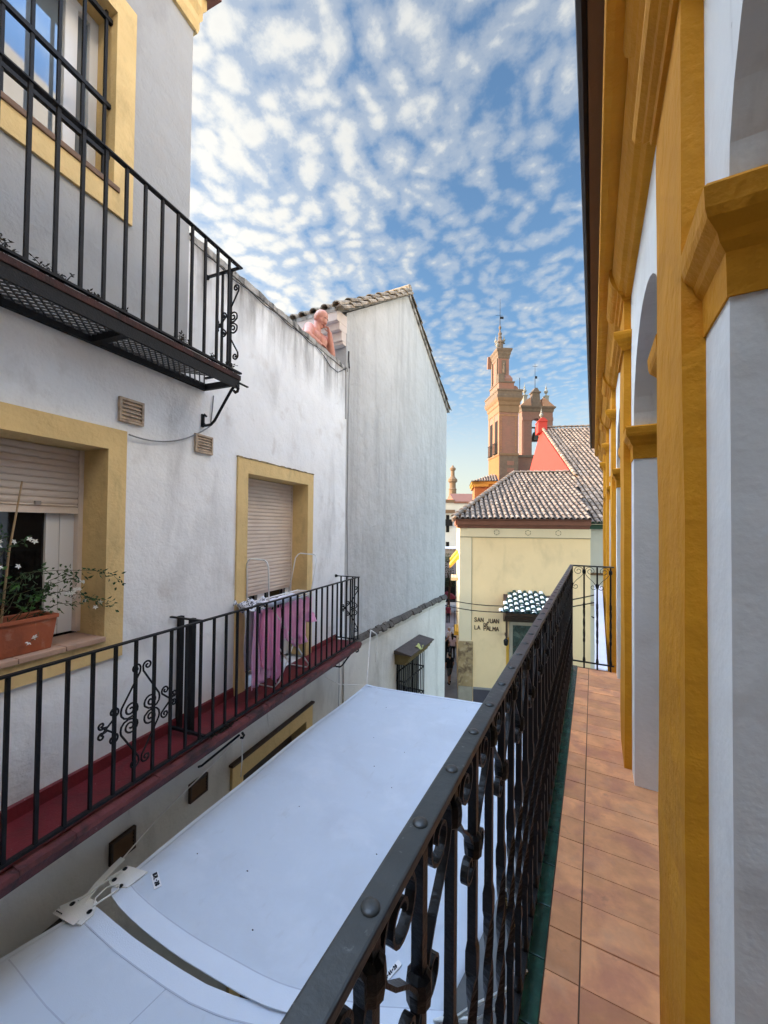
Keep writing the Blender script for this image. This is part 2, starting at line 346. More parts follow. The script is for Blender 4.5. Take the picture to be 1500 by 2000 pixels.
def wallgrid(mb, ax, c, u0, u1, z0, z1, holes, depth):
    """wall plate facing along axis ax at coordinate c, with rectangular holes (u0,u1,z0,z1) and reveals going to c-depth"""
    us = sorted({u0, u1, *[h[0] for h in holes], *[h[1] for h in holes]}); zs = sorted({z0, z1, *[h[2] for h in holes], *[h[3] for h in holes]})
    us = [u for u in us if u0 <= u <= u1]; zs = [z for z in zs if z0 <= z <= z1]
    P = (lambda u, z, d: (d, u, z)) if ax == 0 else (lambda u, z, d: (u, d, z))
    for i in range(len(us)-1):
        for j in range(len(zs)-1):
            cu = (us[i]+us[i+1])/2; cz = (zs[j]+zs[j+1])/2
            if any(h[0] < cu < h[1] and h[2] < cz < h[3] for h in holes): continue
            mb.poly(P(us[i], zs[j], c), P(us[i+1], zs[j], c), P(us[i+1], zs[j+1], c), P(us[i], zs[j+1], c))
    for a, b, z, w in holes:
        mb.poly(P(a, z, c), P(a, z, depth), P(a, w, depth), P(a, w, c)); mb.poly(P(b, z, c), P(b, w, c), P(b, w, depth), P(b, z, depth))
        mb.poly(P(a, w, c), P(b, w, c), P(b, w, depth), P(a, w, depth)); mb.poly(P(a, z, c), P(a, z, depth), P(b, z, depth), P(b, z, c))

def spiral(cx, cy, r, a0, turns, n=22, r1=.15):
    """2-D points from the outer end (angle a0) curling inwards"""
    return [(cx+r*(1-(1-r1)*i/n)*math.cos(a0+turns*2*math.pi*i/n), cy+r*(1-(1-r1)*i/n)*math.sin(a0+turns*2*math.pi*i/n)) for i in range(n+1)]

# ------------------------------------------------------------------ ground
g = MB(); g.poly((-400, -60, GZ), (200, -60, GZ), (200, 500, GZ), (-400, 500, GZ))
structure(g.build('street', M_ASPH))

# ------------------------------------------------------------------ left house
A = -2.9
H1 = thing('town_house', 'white rendered town house with ochre window surrounds and a walled roof terrace', 'house', L, (A, 0, GZ))
upw = (.52, 1.89, 3.90, 5.25); low = (.57, 1.90, .58, 2.005); dor = (3.31, 4.56, -.38, 2.03)
lw1 = (3.30, 4.58, -4.23, -1.21)
m = MB(L); wallgrid(m, 0, A, -7, 2.54, 2.76, 6.6, [upw], A-.28); m.build('upper_wall', M_WHITE, H1)
m = MB(L); wallgrid(m, 0, A, -7, 2.54, -.42, 2.76, [low], A-.28)
m.box(A-5, A-.35, -7, 2.535, GZ, 6.6)
m.poly((A, 2.54, 4.07), (A-5, 2.54, 4.07), (A-5, 2.54, 6.6), (A, 2.54, 6.6)); m.poly((A, 2.54, 6.6), (A-5, 2.54, 6.6), (A-5, -7, 6.6), (A, -7, 6.6))
m.build('wall', M_PARAPET, H1)
# terrace block: wall with uneven top edge
m = MB(L); wallgrid(m, 0, A, 2.54, 5.69, -.42, 3.3, [dor], A-.28); m.box(A-4.6, A-.35, 2.54, 5.66, GZ, 3.2); m.box(A-6.4, A-4.62, 0, 12, GZ, 6.3); m.build('terrace_wall', M_PARAPET, H1)  # tall rear box is unseen, added to keep the sun off the terrace
m = MB(L); n = 26
tops = [4.045 + R(-.012, .012) for i in range(n+1)]
for i in range(n):
    y0 = 2.54+3.15*i/n; y1 = 2.54+3.15*(i+1)/n
    m.poly((A, y0, 3.3), (A, y1, 3.3), (A, y1, tops[i+1]), (A, y0, tops[i])); m.poly((A-.2, y0, 3.2), (A-.2, y0, tops[i]), (A-.2, y1, tops[i+1]), (A-.2, y1, 3.2))
m.build('parapet', M_PARAPET, H1, recalc=False)
m = MB(L); n = 40; q = [4.065+R(-.012, .012) for i in range(n+1)]; o_ = [R(-.006, .01) for i in range(n+1)]
for i in range(n):
    y0 = 2.545+3.145*i/n; y1 = 2.545+3.145*(i+1)/n
    a0 = A+.012+o_[i]; a1 = A+.012+o_[i+1]
    m.poly((a0, y0, 4.0), (a1, y1, 4.0), (a1, y1, q[i+1]), (a0, y0, q[i])); m.poly((a0, y0, q[i]), (a1, y1, q[i+1]), (A-.21, y1, q[i+1]+.01), (A-.21, y0, q[i]+.01))
    m.poly((a0, y0, 4.0), (A, y0, 4.0), (A, y1, 4.0), (a1, y1, 4.0))
m.build('parapet_cap', M_CAP, H1, recalc=False)
m = MB(L); wallgrid(m, 0, A-.004, -7, 5.69, GZ, -.42, [lw1], A-.3); m.build('lower_wall', M_CREAM, H1)
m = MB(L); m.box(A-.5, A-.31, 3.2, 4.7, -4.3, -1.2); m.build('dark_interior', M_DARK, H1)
m = MB(L); m.box(A-.004, A+.10, -6, 1.78, -4.6, -1.17); m.build('wooden_shopfront', mat('grey_black_shopfront', (.030, .028, .026), .7, .2, 5), H1, bevel=.01)
# cornice of the tall block
prof = [(A, 5.93), (A+.03, 5.93), (A+.05, 5.99), (A+.05, 6.06), (A+.085, 6.12), (A+.085, 6.2), (A+.13, 6.27), (A+.13, 6.36), (A, 6.36)]
m = MB(L); m.prism([(a, z) for a, z in prof], 1, -7, 2.55)
for (a0, z0), (a1, z1) in zip(prof[1:-1], prof[2:-1]):
    pass
m.prism([(2.54+(a-A), z) for a, z in prof], 0, A-1.5, A+.02); m.build('cornice', M_YEL, H1)
m = MB(L); m.box(A-5, A+.15, -7, 2.72, 6.365, 6.42); m.build('cornice_slab', M_BROWNB, H1)

def surround(outer, inner, th, name, parent, depth, sides='lrtb', z_bottom=None):
    m = MB(L); (u0, u1, z0, z1) = outer; (a, b, c, d) = inner
    # outer faces as one frame plus reveals lining the hole
    if 'l' in sides: m.box(A-depth, A+th, u0, a, z0, z1)
    if 'r' in sides: m.box(A-depth, A+th, b, u1, z0, z1)
    if 't' in sides: m.box(A-depth, A+th, a, b, d, z1)
    if 'b' in sides: m.box(A-depth, A+th, a, b, z0, c)
    return m.build(name, M_YEL, parent)
def wobble(o, amp):
    for v in o.data.vertices: v.co += Vector((R(-amp, amp), R(-amp, amp), R(-amp, amp)))
# upper window with iron grille
win = surround((.40, 2.005, 3.72, 5.385), (.55, 1.86, 3.93, 5.22), .022, 'upper_window', H1, .24)
m = MB(L)
fa, fb = A-.235, A-.19
for (u0, u1, z0, z1) in ((.551, .60, 3.94, 5.219), (1.80, 1.859, 3.94, 5.219), (.60, 1.80, 5.16, 5.219), (.60, 1.80, 3.94, 4.0), (1.64, 1.72, 4.0, 5.16), (1.14, 1.24, 4.0, 5.16)): m.box(fa, fb, u0, u1, z0, z1)
m.build('window_frame', M_ALU, win, bevel=.004)
m = MB(L); m.box(fa-.01, fa+.012, .6, 1.8, 4.0, 5.16); m.build('pane', M_GLASSB, win)
m = MB(L); m.box(fa-.06, A+.035, .50, 1.90, 3.885, 3.925); m.build('sill', M_BROWNSILL, win, bevel=.006)
m = MB(L)
for z in (4.14, 4.52, 5.16): m.box(A-.055, A-.025, .551, 1.858, z-.016, z+.016)
for k in range(9): u = .66+.145*k; m.box(A-.049, A-.031, u-.009, u+.009, 3.93, 5.21)
m.build('iron_grille', M_IRONM, win)
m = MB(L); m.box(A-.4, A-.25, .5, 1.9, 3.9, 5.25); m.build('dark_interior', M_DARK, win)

def shutter(m, a, u0, u1, z0, z1, pitch=.045):
    z = z1; 
    while z > z0+.001:
        zb = max(z-pitch, z0)
        m.prism([(a, z), (a+.010, z-.004), (a+.012, z-(z-zb)*.55), (a+.008, zb+.006), (a, zb+.004)], 1, u0, u1)
        z -= pitch
# lower window with potted jasmine
win = surround((.40, 2.005, .44, 2.132), (.60, 1.87, .582, 1.975), .018, 'lower_window', H1, .29)
m = MB(L); b0 = A-.285
m.box(b0, b0+.012, .60, 1.86, 1.50, 1.974); shutter(m, b0+.012, .60, 1.838, 1.545, 1.97); m.box(b0+.012, b0+.028, .60, 1.838, 1.50, 1.544)
m.build('roller_shutter', M_SHUT, win)
m = MB(L); m.box(b0, b0+.035, 1.84, 1.869, .63, 1.974); m.box(b0-.02, b0+.03, 1.838, 1.842, .63, 1.97); m.build('guide_rail', M_SHUT, win)
m = MB(L)
for (u0, u1, z0, z1) in ((1.745, 1.838, .632, 1.50), (1.66, 1.742, .70, 1.50), (.60, 1.742, .632, .698), (.61, .69, .70, 1.5)): m.box(b0-.055, b0-.012, u0, u1, z0, z1)
m.build('window_frame', M_ALU, win, bevel=.004)
m = MB(L); m.box(b0-.05, b0-.035, .69, 1.66, .70, 1.5); m.build('pane', M_GLASS, win)
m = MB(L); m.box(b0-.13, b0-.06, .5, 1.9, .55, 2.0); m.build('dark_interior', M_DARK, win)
m = MB(L)
for k in range(5): m.box(A-.29, A+.045, .61+.252*k, .61+.252*k+.248, .585, .618)
m.build('sill', M_SILL, win, bevel=.005)
m = MB(L); m.box(b0+.02, b0+.045, 1.57, 1.60, 1.555, 1.58); m.build('shutter_stop', M_ALUG, win)
# balcony door
door = surround((3.185, 4.665, -.345, 2.15), (3.34, 4.53, -.345, 1.99), .022, 'balcony_door', H1, .26, 'lrt')
m = MB(L); b0 = A-.255
shutter(m, b0+.012, 3.35, 4.505, .60, 1.985); m.box(b0, b0+.012, 3.34, 4.52, .58, 1.985); m.build('roller_shutter', M_SHUT, door)
m = MB(L); m.box(b0, b0+.03, 4.506, 4.529, -.34, 1.985); m.box(b0, b0+.03, 3.341, 3.349, -.34, 1.985); m.build('guide_rail', M_SHUT, door)
m = MB(L)
for (u0, u1) in ((3.35, 3.43), (3.86, 3.99), (4.43, 4.505)): m.box(b0-.05, b0-.005, u0, u1, -.33, .62)
m.build('door_frame', M_ALU, door)
m = MB(L); m.box(b0-.12, b0-.055, 3.3, 4.56, -.34, 2.0); m.build('pane', M_GLASS, door)
m = MB(L); n = 24
for k in range(n):
    u = 3.18+1.49*k/n; m.box(A-.01, A+.028, u, u+1.49/n, 2.143, 2.152+R(0, .008))
m.build('weathered_lintel_top', M_YELD, door)
# street level window
win = surround((3.17, 4.71, -4.4, -1.06), (3.33, 4.55, -4.2, -1.24), .03, 'lower_floor_window', H1, .25)
m = MB(L); m.box(A-.01, A+.05, 3.15, 4.73, -1.06, -1.035); m.build('drip_edge', M_WOODD, win)
m = MB(L); m.box(A-.24, A-.2, 3.33, 4.55, -4.2, -1.24); m.build('wooden_leaf', M_WOODD, win)
# vents
def vent(u0, u1, z0, z1, mm, frame_m, parent):
    m = MB(L); t = .018
    for q in ((u0, u1, z1-.02, z1), (u0, u1, z0, z0+.016), (u0, u0+.018, z0+.016, z1-.02), (u1-.018, u1, z0+.016, z1-.02)): m.box(A-.002, A+.028, *q)
    v = m.build('vent', frame_m, parent, bevel=.003)
    m = MB(L); k = 5; h = (z1-z0-.036)/k
    for i in range(k): zz = z0+.016+h*i; m.prism([(A+.004, zz+h*.95), (A+.010, zz+h*.95), (A+.024, zz+.006), (A+.016, zz+.002), (A+.004, zz+.01)], 1, u0+.018, u1-.018)
    m.build('slats', mm, v)
vent(1.94, 2.133, 2.20, 2.385, M_VENT, M_VENT, H1); vent(2.635, 2.838, 2.097, 2.268, M_VENT, M_VENT, H1)
vent(2.65, 2.853, -1.095, -.925, M_VENTD, M_WOODD, H1); vent(1.95, 2.142, -1.088, -.917, M_VENTD, M_WOODD, H1)
m = MB(L); m.prism([(A, -.36), (A+.02, -.36), (A+.014, -.265), (A, -.255)], 1, -6, 3.18); m.prism([(A, -.36), (A+.02, -.36), (A+.014, -.285), (A, -.275)], 1, 4.67, 5.4); m.build('painted_skirting', M_REDFLOOR, H1)

# ------------------------------------------------------------------ gabled house
H2 = thing('gabled_house', 'taller grey white house with rain streaked gable end and clay roof tiles', 'house', G, (0, 2.6, GZ))
m = MB(G)
apex = (2.45, 6.62)
m.prism([(-.03, -.56), (5.16, -.56), (5.24, 4.82), apex, (-.03, 4.98)], 0, -6.5, 0); m.build('gable_wall', M_GABLE, H2)
m = MB(G)
m.prism([(-.03, GZ), (5.06, GZ), (5.13, -.62), (-.03, -.62)], 0, -6.5, .035); m.build('lower_wall', M_CREAM, H2)
m = MB(G)
for k in range(34):
    s0 = .0+5.16*k/34; s1 = s0+5.16/34-.006; d = R(.07, .12); zt = -.47+R(-.015, .012)
    m.prism([(-.0, zt), (d*.6, zt-.02), (d, zt-.085+R(-.01, .01)), (d-.01, zt-.11), (-.0, zt-.11)], 1, s0, s1)
m.build('ledge', mat('blackened_ledge', (.10, .085, .07), .95, .35, 9, bump=.6, bs=40, stains=[((.55, .54, .52), .9, 11, .66, .72, None)]), H2); m = MB(G); m.prism([(0, -.58), (.075, -.58), (.05, -.64), (.037, -.68), (0, -.68)], 1, -.02, 5.15); m.build('ledge_moulding', M_CREAM, H2)

def arc_tile(m, p, ex, ed, nn, w0, w1, ln, lift, seg=6, th=.018):
    """one barrel tile: starts at p (upper end), runs ln along ed; ex across, nn up"""
    vs = []
    for (d, w, l) in ((0, w0, 0.), (ln, w1, lift)):
        for rr in (1., 1-th/(w/2)):
            for k in range(seg+1):
                a = math.pi*k/seg; vs.append(p + ed*d + ex*(w/2*rr*math.cos(a)) + nn*(w/2*rr*math.sin(a)*.9 + l))
    n = seg+1
    fs = [(k, k+1, 2*n+k+1, 2*n+k) for k in range(seg)] + [(n+k+1, n+k, 3*n+k, 3*n+k+1) for k in range(seg)]
    fs += [(2*n+k, 2*n+k+1, 3*n+k+1, 3*n+k) for k in range(seg)] + [(0, n, 3*n, 2*n), (n-1, 3*n-1, 4*n-1, 2*n-1)][:2]
    m.add(vs, fs)
def tile_roof(m, org, ex, ed, n, pitch, span, tl=.36):
    """columns i at org+ex*pitch*i; span(i)->(start,end) distance along ed"""
    ex = Vector(ex).normalized(); ed = Vector(ed).normalized(); nn = ex.cross(ed).normalized()
    if nn.z < 0: nn = -nn
    org = Vector(org)
    for i in range(n):
        r = span(i)
        if not r: continue
        a, b = r; k = max(1, round((b-a)/tl)); ln = (b-a)/k
        for j in range(k):
            jx = R(-.012, .012)
            p = org + ex*(pitch*i+jx) + ed*(b-ln*(j+1)-.03) + nn*(.004)
            arc_tile(m, p, ex, ed, nn, pitch*.62, pitch*.74, ln+.045+R(-.01, .012), .022+R(-.004, .008))
# left slope
rise = Vector((0, 2.45+.32, 6.70-4.92)); ed = -rise.normalized(); slen = rise.length
m = MB(G); tile_roof(m, (.02, 2.45, 6.70), (-1, 0, 0), ed, 27, .225, lambda i: (0, slen+.02), .40); 
tile_roof(m, (.075, 2.45, 6.615), (-1, 0, 0), ed, 1, .225, lambda i: (0, slen+.0), .34)
H2roof = m.build('roof', M_ROOFG, H2)
m = MB(G); m.prism([(2.45, 6.62), (2.45, 6.70), (-.34, 4.93), (-.34, 4.86), (-.03, 5.0)], 0, -6.4, -.02); m.prism([(2.45, 6.62), (5.22, 4.80), (5.40, 4.76), (5.40, 4.82), (2.45, 6.70)], 0, -6.4, .04); m.build('roof_bed', M_CAP, H2roof)
rise = Vector((0, -2.95, 6.70-4.80)); edr = -rise.normalized()
m = MB(G); tile_roof(m, (.0, 2.45, 6.705), (-1, 0, 0), edr, 27, .225, lambda i: (0, rise.length), .40); m.build('far_slope_tiles', M_ROOFG, H2roof)
m = MB(G); m.tube([(-6.4, 2.45, 6.74), (.06, 2.45, 6.74)], .11, 10); m.build('ridge_tile', M_ROOFG, H2roof)
# wall and stepped cornice facing the terrace
m = MB(G); m.box(-5.5, .02, -.06, -.032, 3.2, 4.62); m.build('terrace_side_wall', M_WHITE, H2)
m = MB(G)
for d, z0, z1 in ((.10, 4.40, 4.45), (.13, 4.45, 4.60), (.2, 4.60, 4.72), (.27, 4.72, 4.90)): m.box(-5.5, .015, -.06-d, -.04, z0, z1)
m.build('stepped_cornice', mat('pinkish_cornice', (.60, .52, .47), .9, .08, 3, bump=.3), H2, bevel=.008)
# hooded grille window
m = MB(G); m.box(-.02, .0345, 1.9, 3.08, -4.0, -1.34); gw = m.build('grille_window', M_DARK, H2)
m.__init__(G)
m.box(.036, .05, 1.95, 3.03, -3.9, -1.35); m.build('pane', M_GLASS, gw)
m = MB(G); m.prism([(.03, -1.13), (.06, -1.12), (.42, -1.175), (.42, -1.20), (.03, -1.20)], 1, 1.82, 3.17); m.build('hood_cover', M_ZINC, gw, bevel=.006)
m = MB(G); m.prism([(.03, -1.203), (.39, -1.203), (.385, -1.25), (.34, -1.285), (.33, -1.33), (.28, -1.36), (.28, -1.40), (.03, -1.42)], 1, 1.86, 3.13); m.build('hood_moulding', M_HOODY, gw, bevel=.004)
m = MB(G)
for k in range(11): s = 1.95+.105*k; m.box(.228, .244, s-.009, s+.009, -4.0, -1.40)
for o in (.08, .15): m.box(o-.008, o+.008, 1.942, 1.958, -4, -1.4); m.box(o-.008, o+.008, 2.992, 3.008, -4, -1.4)
for z in (-1.78, -2.35, -2.95): m.box(.226, .246, 1.94, 3.01, z-.012, z+.012); m.box(.03, .23, 1.94, 1.956, z-.012, z+.012); m.box(.03, .23, 2.994, 3.01, z-.012, z+.012)
for s in (2.2, 2.75): m.tube([(.236, s+x, -2.28+z) for x, z in spiral(0, 0, .07, 0, 1.6)], .007, 5)
m.build('iron_grille', M_IRONM, gw)
lf = MB(G); lf.grid(lambda u, v: (.30+.12*u+.02*math.sin(5*v), 2.30+.26*v, -1.135-.03*u+.02*math.sin(4*u+3*v)), 6, 6, .004)
tag(lf.build('fallen_leaf', mat('yellow_green_leaf', (.42, .42, .14), .7, .1, 9)), 'pale yellow green leaf lying on the dark hood over the barred window', 'leaf')

# ------------------------------------------------------------------ iron ornament: lozenge of scrolls in 2-D (x across, z up)
def lozenge_curves(half=False):
    c = []
    for sx in (-1, 1):
        for sz in (-1, 1):
            e = [(x*sx, z*sz) for x, z in ([(q[0]-.042, q[1]+.315) for q in reversed(spiral(0, 0, .034, rad(-20), 1.35))] + [(-.012, .285), (-.135, .085)] )]
            c.append(e)
            arc = [(-.135, .085), (-.139, .06), (-.135, .035), (-.118, .014), (-.09, .004), (-.055, .010), (-.028, .032)]
            c.append([(x*sx, z*sz) for x, z in arc + spiral(-.072, .055, .05, rad(-25), 1.45)])
            y = [(-.262, -.03)] + [(-.235, .0), (-.20, .03), (-.165, .062)] + spiral(-.185, .085, .032, rad(-40), 1.3)
            c.append([(x*sx, z*sz) for x, z in y])
            y = [(-.225, .012), (-.25, .018)] + spiral(-.258, .035, .024, rad(-80), -1.1)
            c.append([(x*sx, z*sz) for x, z in y])
    return c
LOZ = lozenge_curves()

def left_balcony(name, label, zr, zf, uend, pitch, u_first):
    B = thing(name, label, 'balcony', L, (A, uend-1.5, zf))
    ao = -2.5
    m = MB(L); m.box(ao-.019, ao+.019, -5, uend+.019, zr-.012, zr); m.box(A, ao-.02, uend-.016, uend+.016, zr-.013, zr-.001); m.lathe((A+.012, uend, zr-.007), [(.024, -.012), (.026, 0), (.016, .016), (.012, .03)], 8, 0)
    m.build('handrail', M_IRONM, B, bevel=.003)
    m = MB(L); m.box(ao-.015, ao+.015, -5, uend+.03, zf+.03, zf+.045); m.box(A, ao-.02, uend-.012, uend+.012, zf+.03, zf+.044); m.build('bottom_rail', M_IRONM, B)
    m = MB(); m.fr = WM[B]; m.box(-.009, .009, -.009, .009, 0, zr-.012-zf-.03); bar = m.build('baluster', M_IRONM, B)
    u = u_first; first = True; k = 0
    spots = []
    while u > -2.2: spots.append((ao-A, u-(uend-1.5), .03)); u -= pitch
    for i in range(1, 3 if pitch < .134 else 4): spots.append((ao-A-.1*i, 1.5, .03))
    bar.location = spots[0]
    for q in spots[1:]: inst(bar, q, B)
    m = MB(L)
    for cv in LOZ:
        pts = [(ao-.0-abs(x)*.98, uend, (zr-.50)+z) for x, z in cv if x <= .012]
        if len(pts) > 2: m.tube(pts, .0075, 5)
    m.build('end_scrollwork', M_IRONM, B)
    m = MB(L); pt = [(ao-.03, zf-.085), (ao+.008, zf-.09), (ao+.022, zf-.125), (ao, zf-.155), (ao-.02, zf-.145)]
    br = [(ao-.02-x*.0, z) for x, z in ()]
    m.tube([(a, uend-.02, z) for a, z in [(ao-.028, zf-.13), (ao-.012, zf-.150), (ao+.012, zf-.142), (ao+.022, zf-.115), (ao+.006, zf-.09), (ao-.03, zf-.095), (ao-.06, zf-.125), (ao-.16, zf-.26), (ao-.25, zf-.385), (ao-.29, zf-.415), (A+.04, zf-.42), (A+.014, zf-.39), (A+.010, zf-.33)]], .0125, 7)
    m.tube([(A+.012, uend-.02, zf-.33), (A+.03, uend-.02, zf-.315), (A+.05, uend-.02, zf-.335)], .011, 6)
    m.box(A-.001, A+.016, uend-.035, uend-.005, zf-.43, zf-.31); m.build('bracket', M_IRONM, B)
    return B
UB = left_balcony('upper_balcony', 'upper iron balcony with mesh floor and weeds, below the barred ochre window', 3.785, 2.775, 2.745, .1308, 2.614)
ao = -2.5
m = MB(L); m.box(ao-.02, ao+.012, -5, 2.77, 2.745, 2.79); m.build('floor_edge', mat('rusty_dark_edge', (.055, .022, .018), .8, .35, 9, bump=.5, stains=[((.015, .012, .01), .8, 6, .46, .62, None), ((.16, .07, .05), .6, 24, .66, .74, None)]), UB, bevel=.006)
m = MB(L)
m.box(ao-.015, ao+.004, -5, 2.76, 2.665, 2.743); m.box(A, A+.035, -5, 2.745, 2.69, 2.75); m.box(A+.02, ao-.015, 2.715, 2.745, 2.69, 2.745); m.box(ao+.0, ao+.02, 2.75, 2.86, 2.712, 2.722)
for u in (1.75, .3, -1.2): m.box(A+.03, ao-.015, u-.025, u+.025, 2.69, 2.745)
m.build('steel_frame', M_IRONM, UB)
m = MB(L); st = .052
for sgn in (1, -1):
    c = -5.4
    while c < 3.4:
        p0 = (A+.03, c); p1 = (ao-.01, c+sgn*.0+.375*1.0*sgn*.9) if True else 0
        (a0, u0), (a1, u1) = (A+.03, c), (ao-.01, c+sgn*.34)
        if max(u0, u1) < 2.72 and min(u0, u1) > -2.4: m.ribbon([(a0, u0, 2.735), (a1, u1, 2.735)], (0, 0, .008), .011)
        c += st
m.build('expanded_metal_floor', mat('galvanised_mesh', (.07, .07, .07), .6, .2, 9, metal=.2), UB)
LB = left_balcony('long_balcony', 'long lower iron balcony with oxblood floor, holding the clothes airer', .652, -.345, 5.383, .1365, 5.383)
m = MB(L); m.box(A, ao-.01, -5, 5.39, -.40, -.345); m.build('floor', M_REDFLOOR, LB)
m = MB(L); n = 60
for i in range(n):
    u0 = -2.5+7.92*i/n; u1 = -2.5+7.92*(i+1)/n; zz = -.347+R(-.006, .003); d = R(-.004, .006)
    m.prism([(ao-.01, zz), (ao+.05+d, zz-.006), (ao+.058+d, zz-.03), (ao+.045, zz-.06), (ao+.03, -.445), (ao-.01, -.445)], 1, u0, u1)
m.build('floor_edge', M_REDEDGE, LB)
m = MB(L); m.box(A, ao+.03, -2.5, 5.38, -.447, -.402); m.build('underside', M_WOODD, LB)
m = MB(L); u = 2.432
m.box(A, ao-.02, u-.012, u+.012, .628, .64); m.box(A+.005, A+.045, u+.06, u+.10, -.345, .627) ; m.box(A+.17, A+.21, u+.03, u+.075, -.345, .627)
m.box(A+.02, ao, u-.012, u+.012, -.31, -.29)
m.build('dividing_post', M_IRONM, LB)
m = MB(L)
for cv in LOZ: m.tube([(ao, 1.878+x, .135+z) for x, z in cv], .0065, 5)
m.build('scrollwork', M_IRONM, LB)
m = MB(L)
m.tube([(ao+.02, 2.85, -.47), (ao+.035, 2.86, -.50), (ao+.02, 2.86, -.525), (ao-.0, 2.85, -.52)], .011, 6); m.tube([(ao-.01, 2.85, -.50), (A+.05, 2.75, -.80), (A+.01, 2.75, -.82)], .011, 6)
m.build('bracket', M_IRONM, LB)

# weeds
def weed(loc, n, h, spread, label):
    m = MB(L)
    for i in range(n):
        a = R(0, 6.28); l = R(.4, 1)*h; d = R(.2, 1)*spread
        p0 = Vector((loc[0]+R(-.02, .02), loc[1]+R(-spread, spread)*.8, loc[2])); p1 = p0+Vector((math.cos(a)*d*.4, math.sin(a)*d, l))
        mid = (p0+p1)/2+Vector((R(-.01, .01), R(-.02, .02), l*.15)); m.tube([p0, mid, p1], [.004, .003, .0012], 4)
        for k in range(5):
            q = mid.lerp(p1, R(0, 1)); b = Vector((R(-1, 1), R(-1, 1), R(-.2, 1))).normalized()*R(.012, .03); cc = b.cross(Vector((R(-1, 1), R(-1, 1), R(-1, 1)))).normalized()*.005
            m.poly(q, q+b*.5+cc, q+b, q+b*.5-cc)
    o = m.build('weed', M_WEED); tag(o, label, 'weed', 'weeds on the upper balcony edge'); return o
weed((-2.52, 1.03, 2.79), 26, .10, .10, 'largest dry weed clump, on the upper balcony edge at the left border')
weed((-2.52, 1.30, 2.79), 20, .08, .07, 'bushy dry weed on the upper balcony edge beside the leftmost clump')
weed((-2.52, 1.52, 2.79), 9, .06, .05, 'small dry weed on upper balcony edge, third along from the left border')
weed((-2.52, 1.72, 2.79), 8, .05, .05, 'tiny dry weed on the upper balcony edge near its floor crossbar')
weed((-2.52, 2.13, 2.79), 14, .10, .05, 'spiky dry weed in the middle of the upper balcony edge')
weed((-2.52, 2.46, 2.79), 9, .08, .05, 'thin dry weed on upper balcony edge just before the scrollwork end')
weed((-2.52, 2.64, 2.79), 10, .09, .05, 'spindly dry weed at the far corner of the upper balcony, under the scrollwork')
weed((-2.5, 2.62, -.345), 30, .035, .16, 'matted dark weeds on the long balcony floor at the dividing post')

# ------------------------------------------------------------------ cables
def cable(pts, fr, r, mm, label, cat='cable', name='cable', group=None):
    m = MB(fr); m.tube(pts, r, 5); o = m.build(name, mm); tag(o, label, cat, group); return o
def sag(p0, p1, d, n=14): return [Vector(p0).lerp(Vector(p1), i/n) - Vector((0, 0, 4*d*(i/n)*(1-i/n))) for i in range(n+1)]
cable(sag((A+.03, 2.01, 2.11), (A+.012, 2.83, 2.39), .10), L, .006, M_CABLE, 'grey cable drooping from ochre window corner to the balcony bracket')
cable([(A+.008, 2.85, 2.68), (A+.012, 2.835, 2.55), (A+.008, 2.82, 2.40)], L, .005, M_CABLE, 'short cable hanging behind the upper balcony bracket')
cable([(A+.016, 2.7+.1*i, 3.97+.012*math.sin(i*1.3)) for i in range(21)] + [(A+.016, 4.9, 3.94), (A+.016, 5.1, 3.86), (A+.016, 5.35, 3.86), (A+.016, 5.55, 3.98), (A+.02, 5.66, 4.05)], L, .006, M_CABLEB, 'black cable running along the top of the terrace parapet')
cable([(.03, .02, 4.05), (.012, .03, 3.2), (.012, .035, 2.2), (.012, .03, 1.6), (.012, .05, 1.2), (.02, .05, .72), (.03, .06, .55), (.012, .05, .3), (.012, .06, -.4)], G, .006, M_CABLE, 'thin grey cable down the joint of the two white houses')
cable([(.03, .0, 4.34), (.03, .0, 4.2), (.03, .02, 4.06)], G, .012, M_CABLEB, 'dark pipe stub beside the man at the joint of the houses')
cable([(A+.02, 5.50, -.45), (A+.02, 5.51, -1.0), (A+.02, 5.5, -2.6)], L, .006, M_CABLE, 'left one of two thin cables below the end of the long balcony')
cable([(A+.02, 5.79, -.70), (A+.02, 5.81, -1.2), (A+.02, 5.80, -2.6)], L, .006, M_CABLE, 'right one of two thin cables below the end of the long balcony')

# ------------------------------------------------------------------ shade sails
def z_s(y): return -.98 - .048*(y-1.4)
def sail_surface(left, right, zoff, nu, nv, name, label, th=.004):
    """left/right: polylines of (x,y) sampled along v"""
    def lerp(pl, t):
        f = t*(len(pl)-1); i = min(int(f), len(pl)-2); k = f-i
        return pl[i][0]*(1-k)+pl[i+1][0]*k, pl[i][1]*(1-k)+pl[i+1][1]*k
    return lerp
def lerp(pl, t):
    f = t*(len(pl)-1); i = min(int(f), len(pl)-2); k = f-i
    return pl[i][0]*(1-k)+pl[i+1][0]*k, pl[i][1]*(1-k)+pl[i+1][1]*k
near1 = [(-2.80,1.40),(-2.768,1.396),(-2.617,1.375),(-2.471,1.37),(-2.342,1.37),(-2.226,1.374),(-2.099,1.38),(-1.984,1.389),(-1.763,1.414),(-1.591,1.434),(-1.439,1.461),(-1.23,1.525),(-.99,1.614),(-.675,1.779),(-.66,1.79)]
far2 = [(-2.82,1.31),(-2.752,1.318),(-2.553,1.318),(-2.36,1.321),(-2.16,1.335),(-1.965,1.353),(-1.792,1.375),(-1.609,1.417),(-1.444,1.474),(-1.23,1.545),(-.986,1.635),(-.66,1.80)]
def yat(pl, x):
    for (x0, y0), (x1, y1) in zip(pl, pl[1:]):
        if x <= x1: return y0+(y1-y0)*(x-x0)/(x1-x0)
    return pl[-1][1]
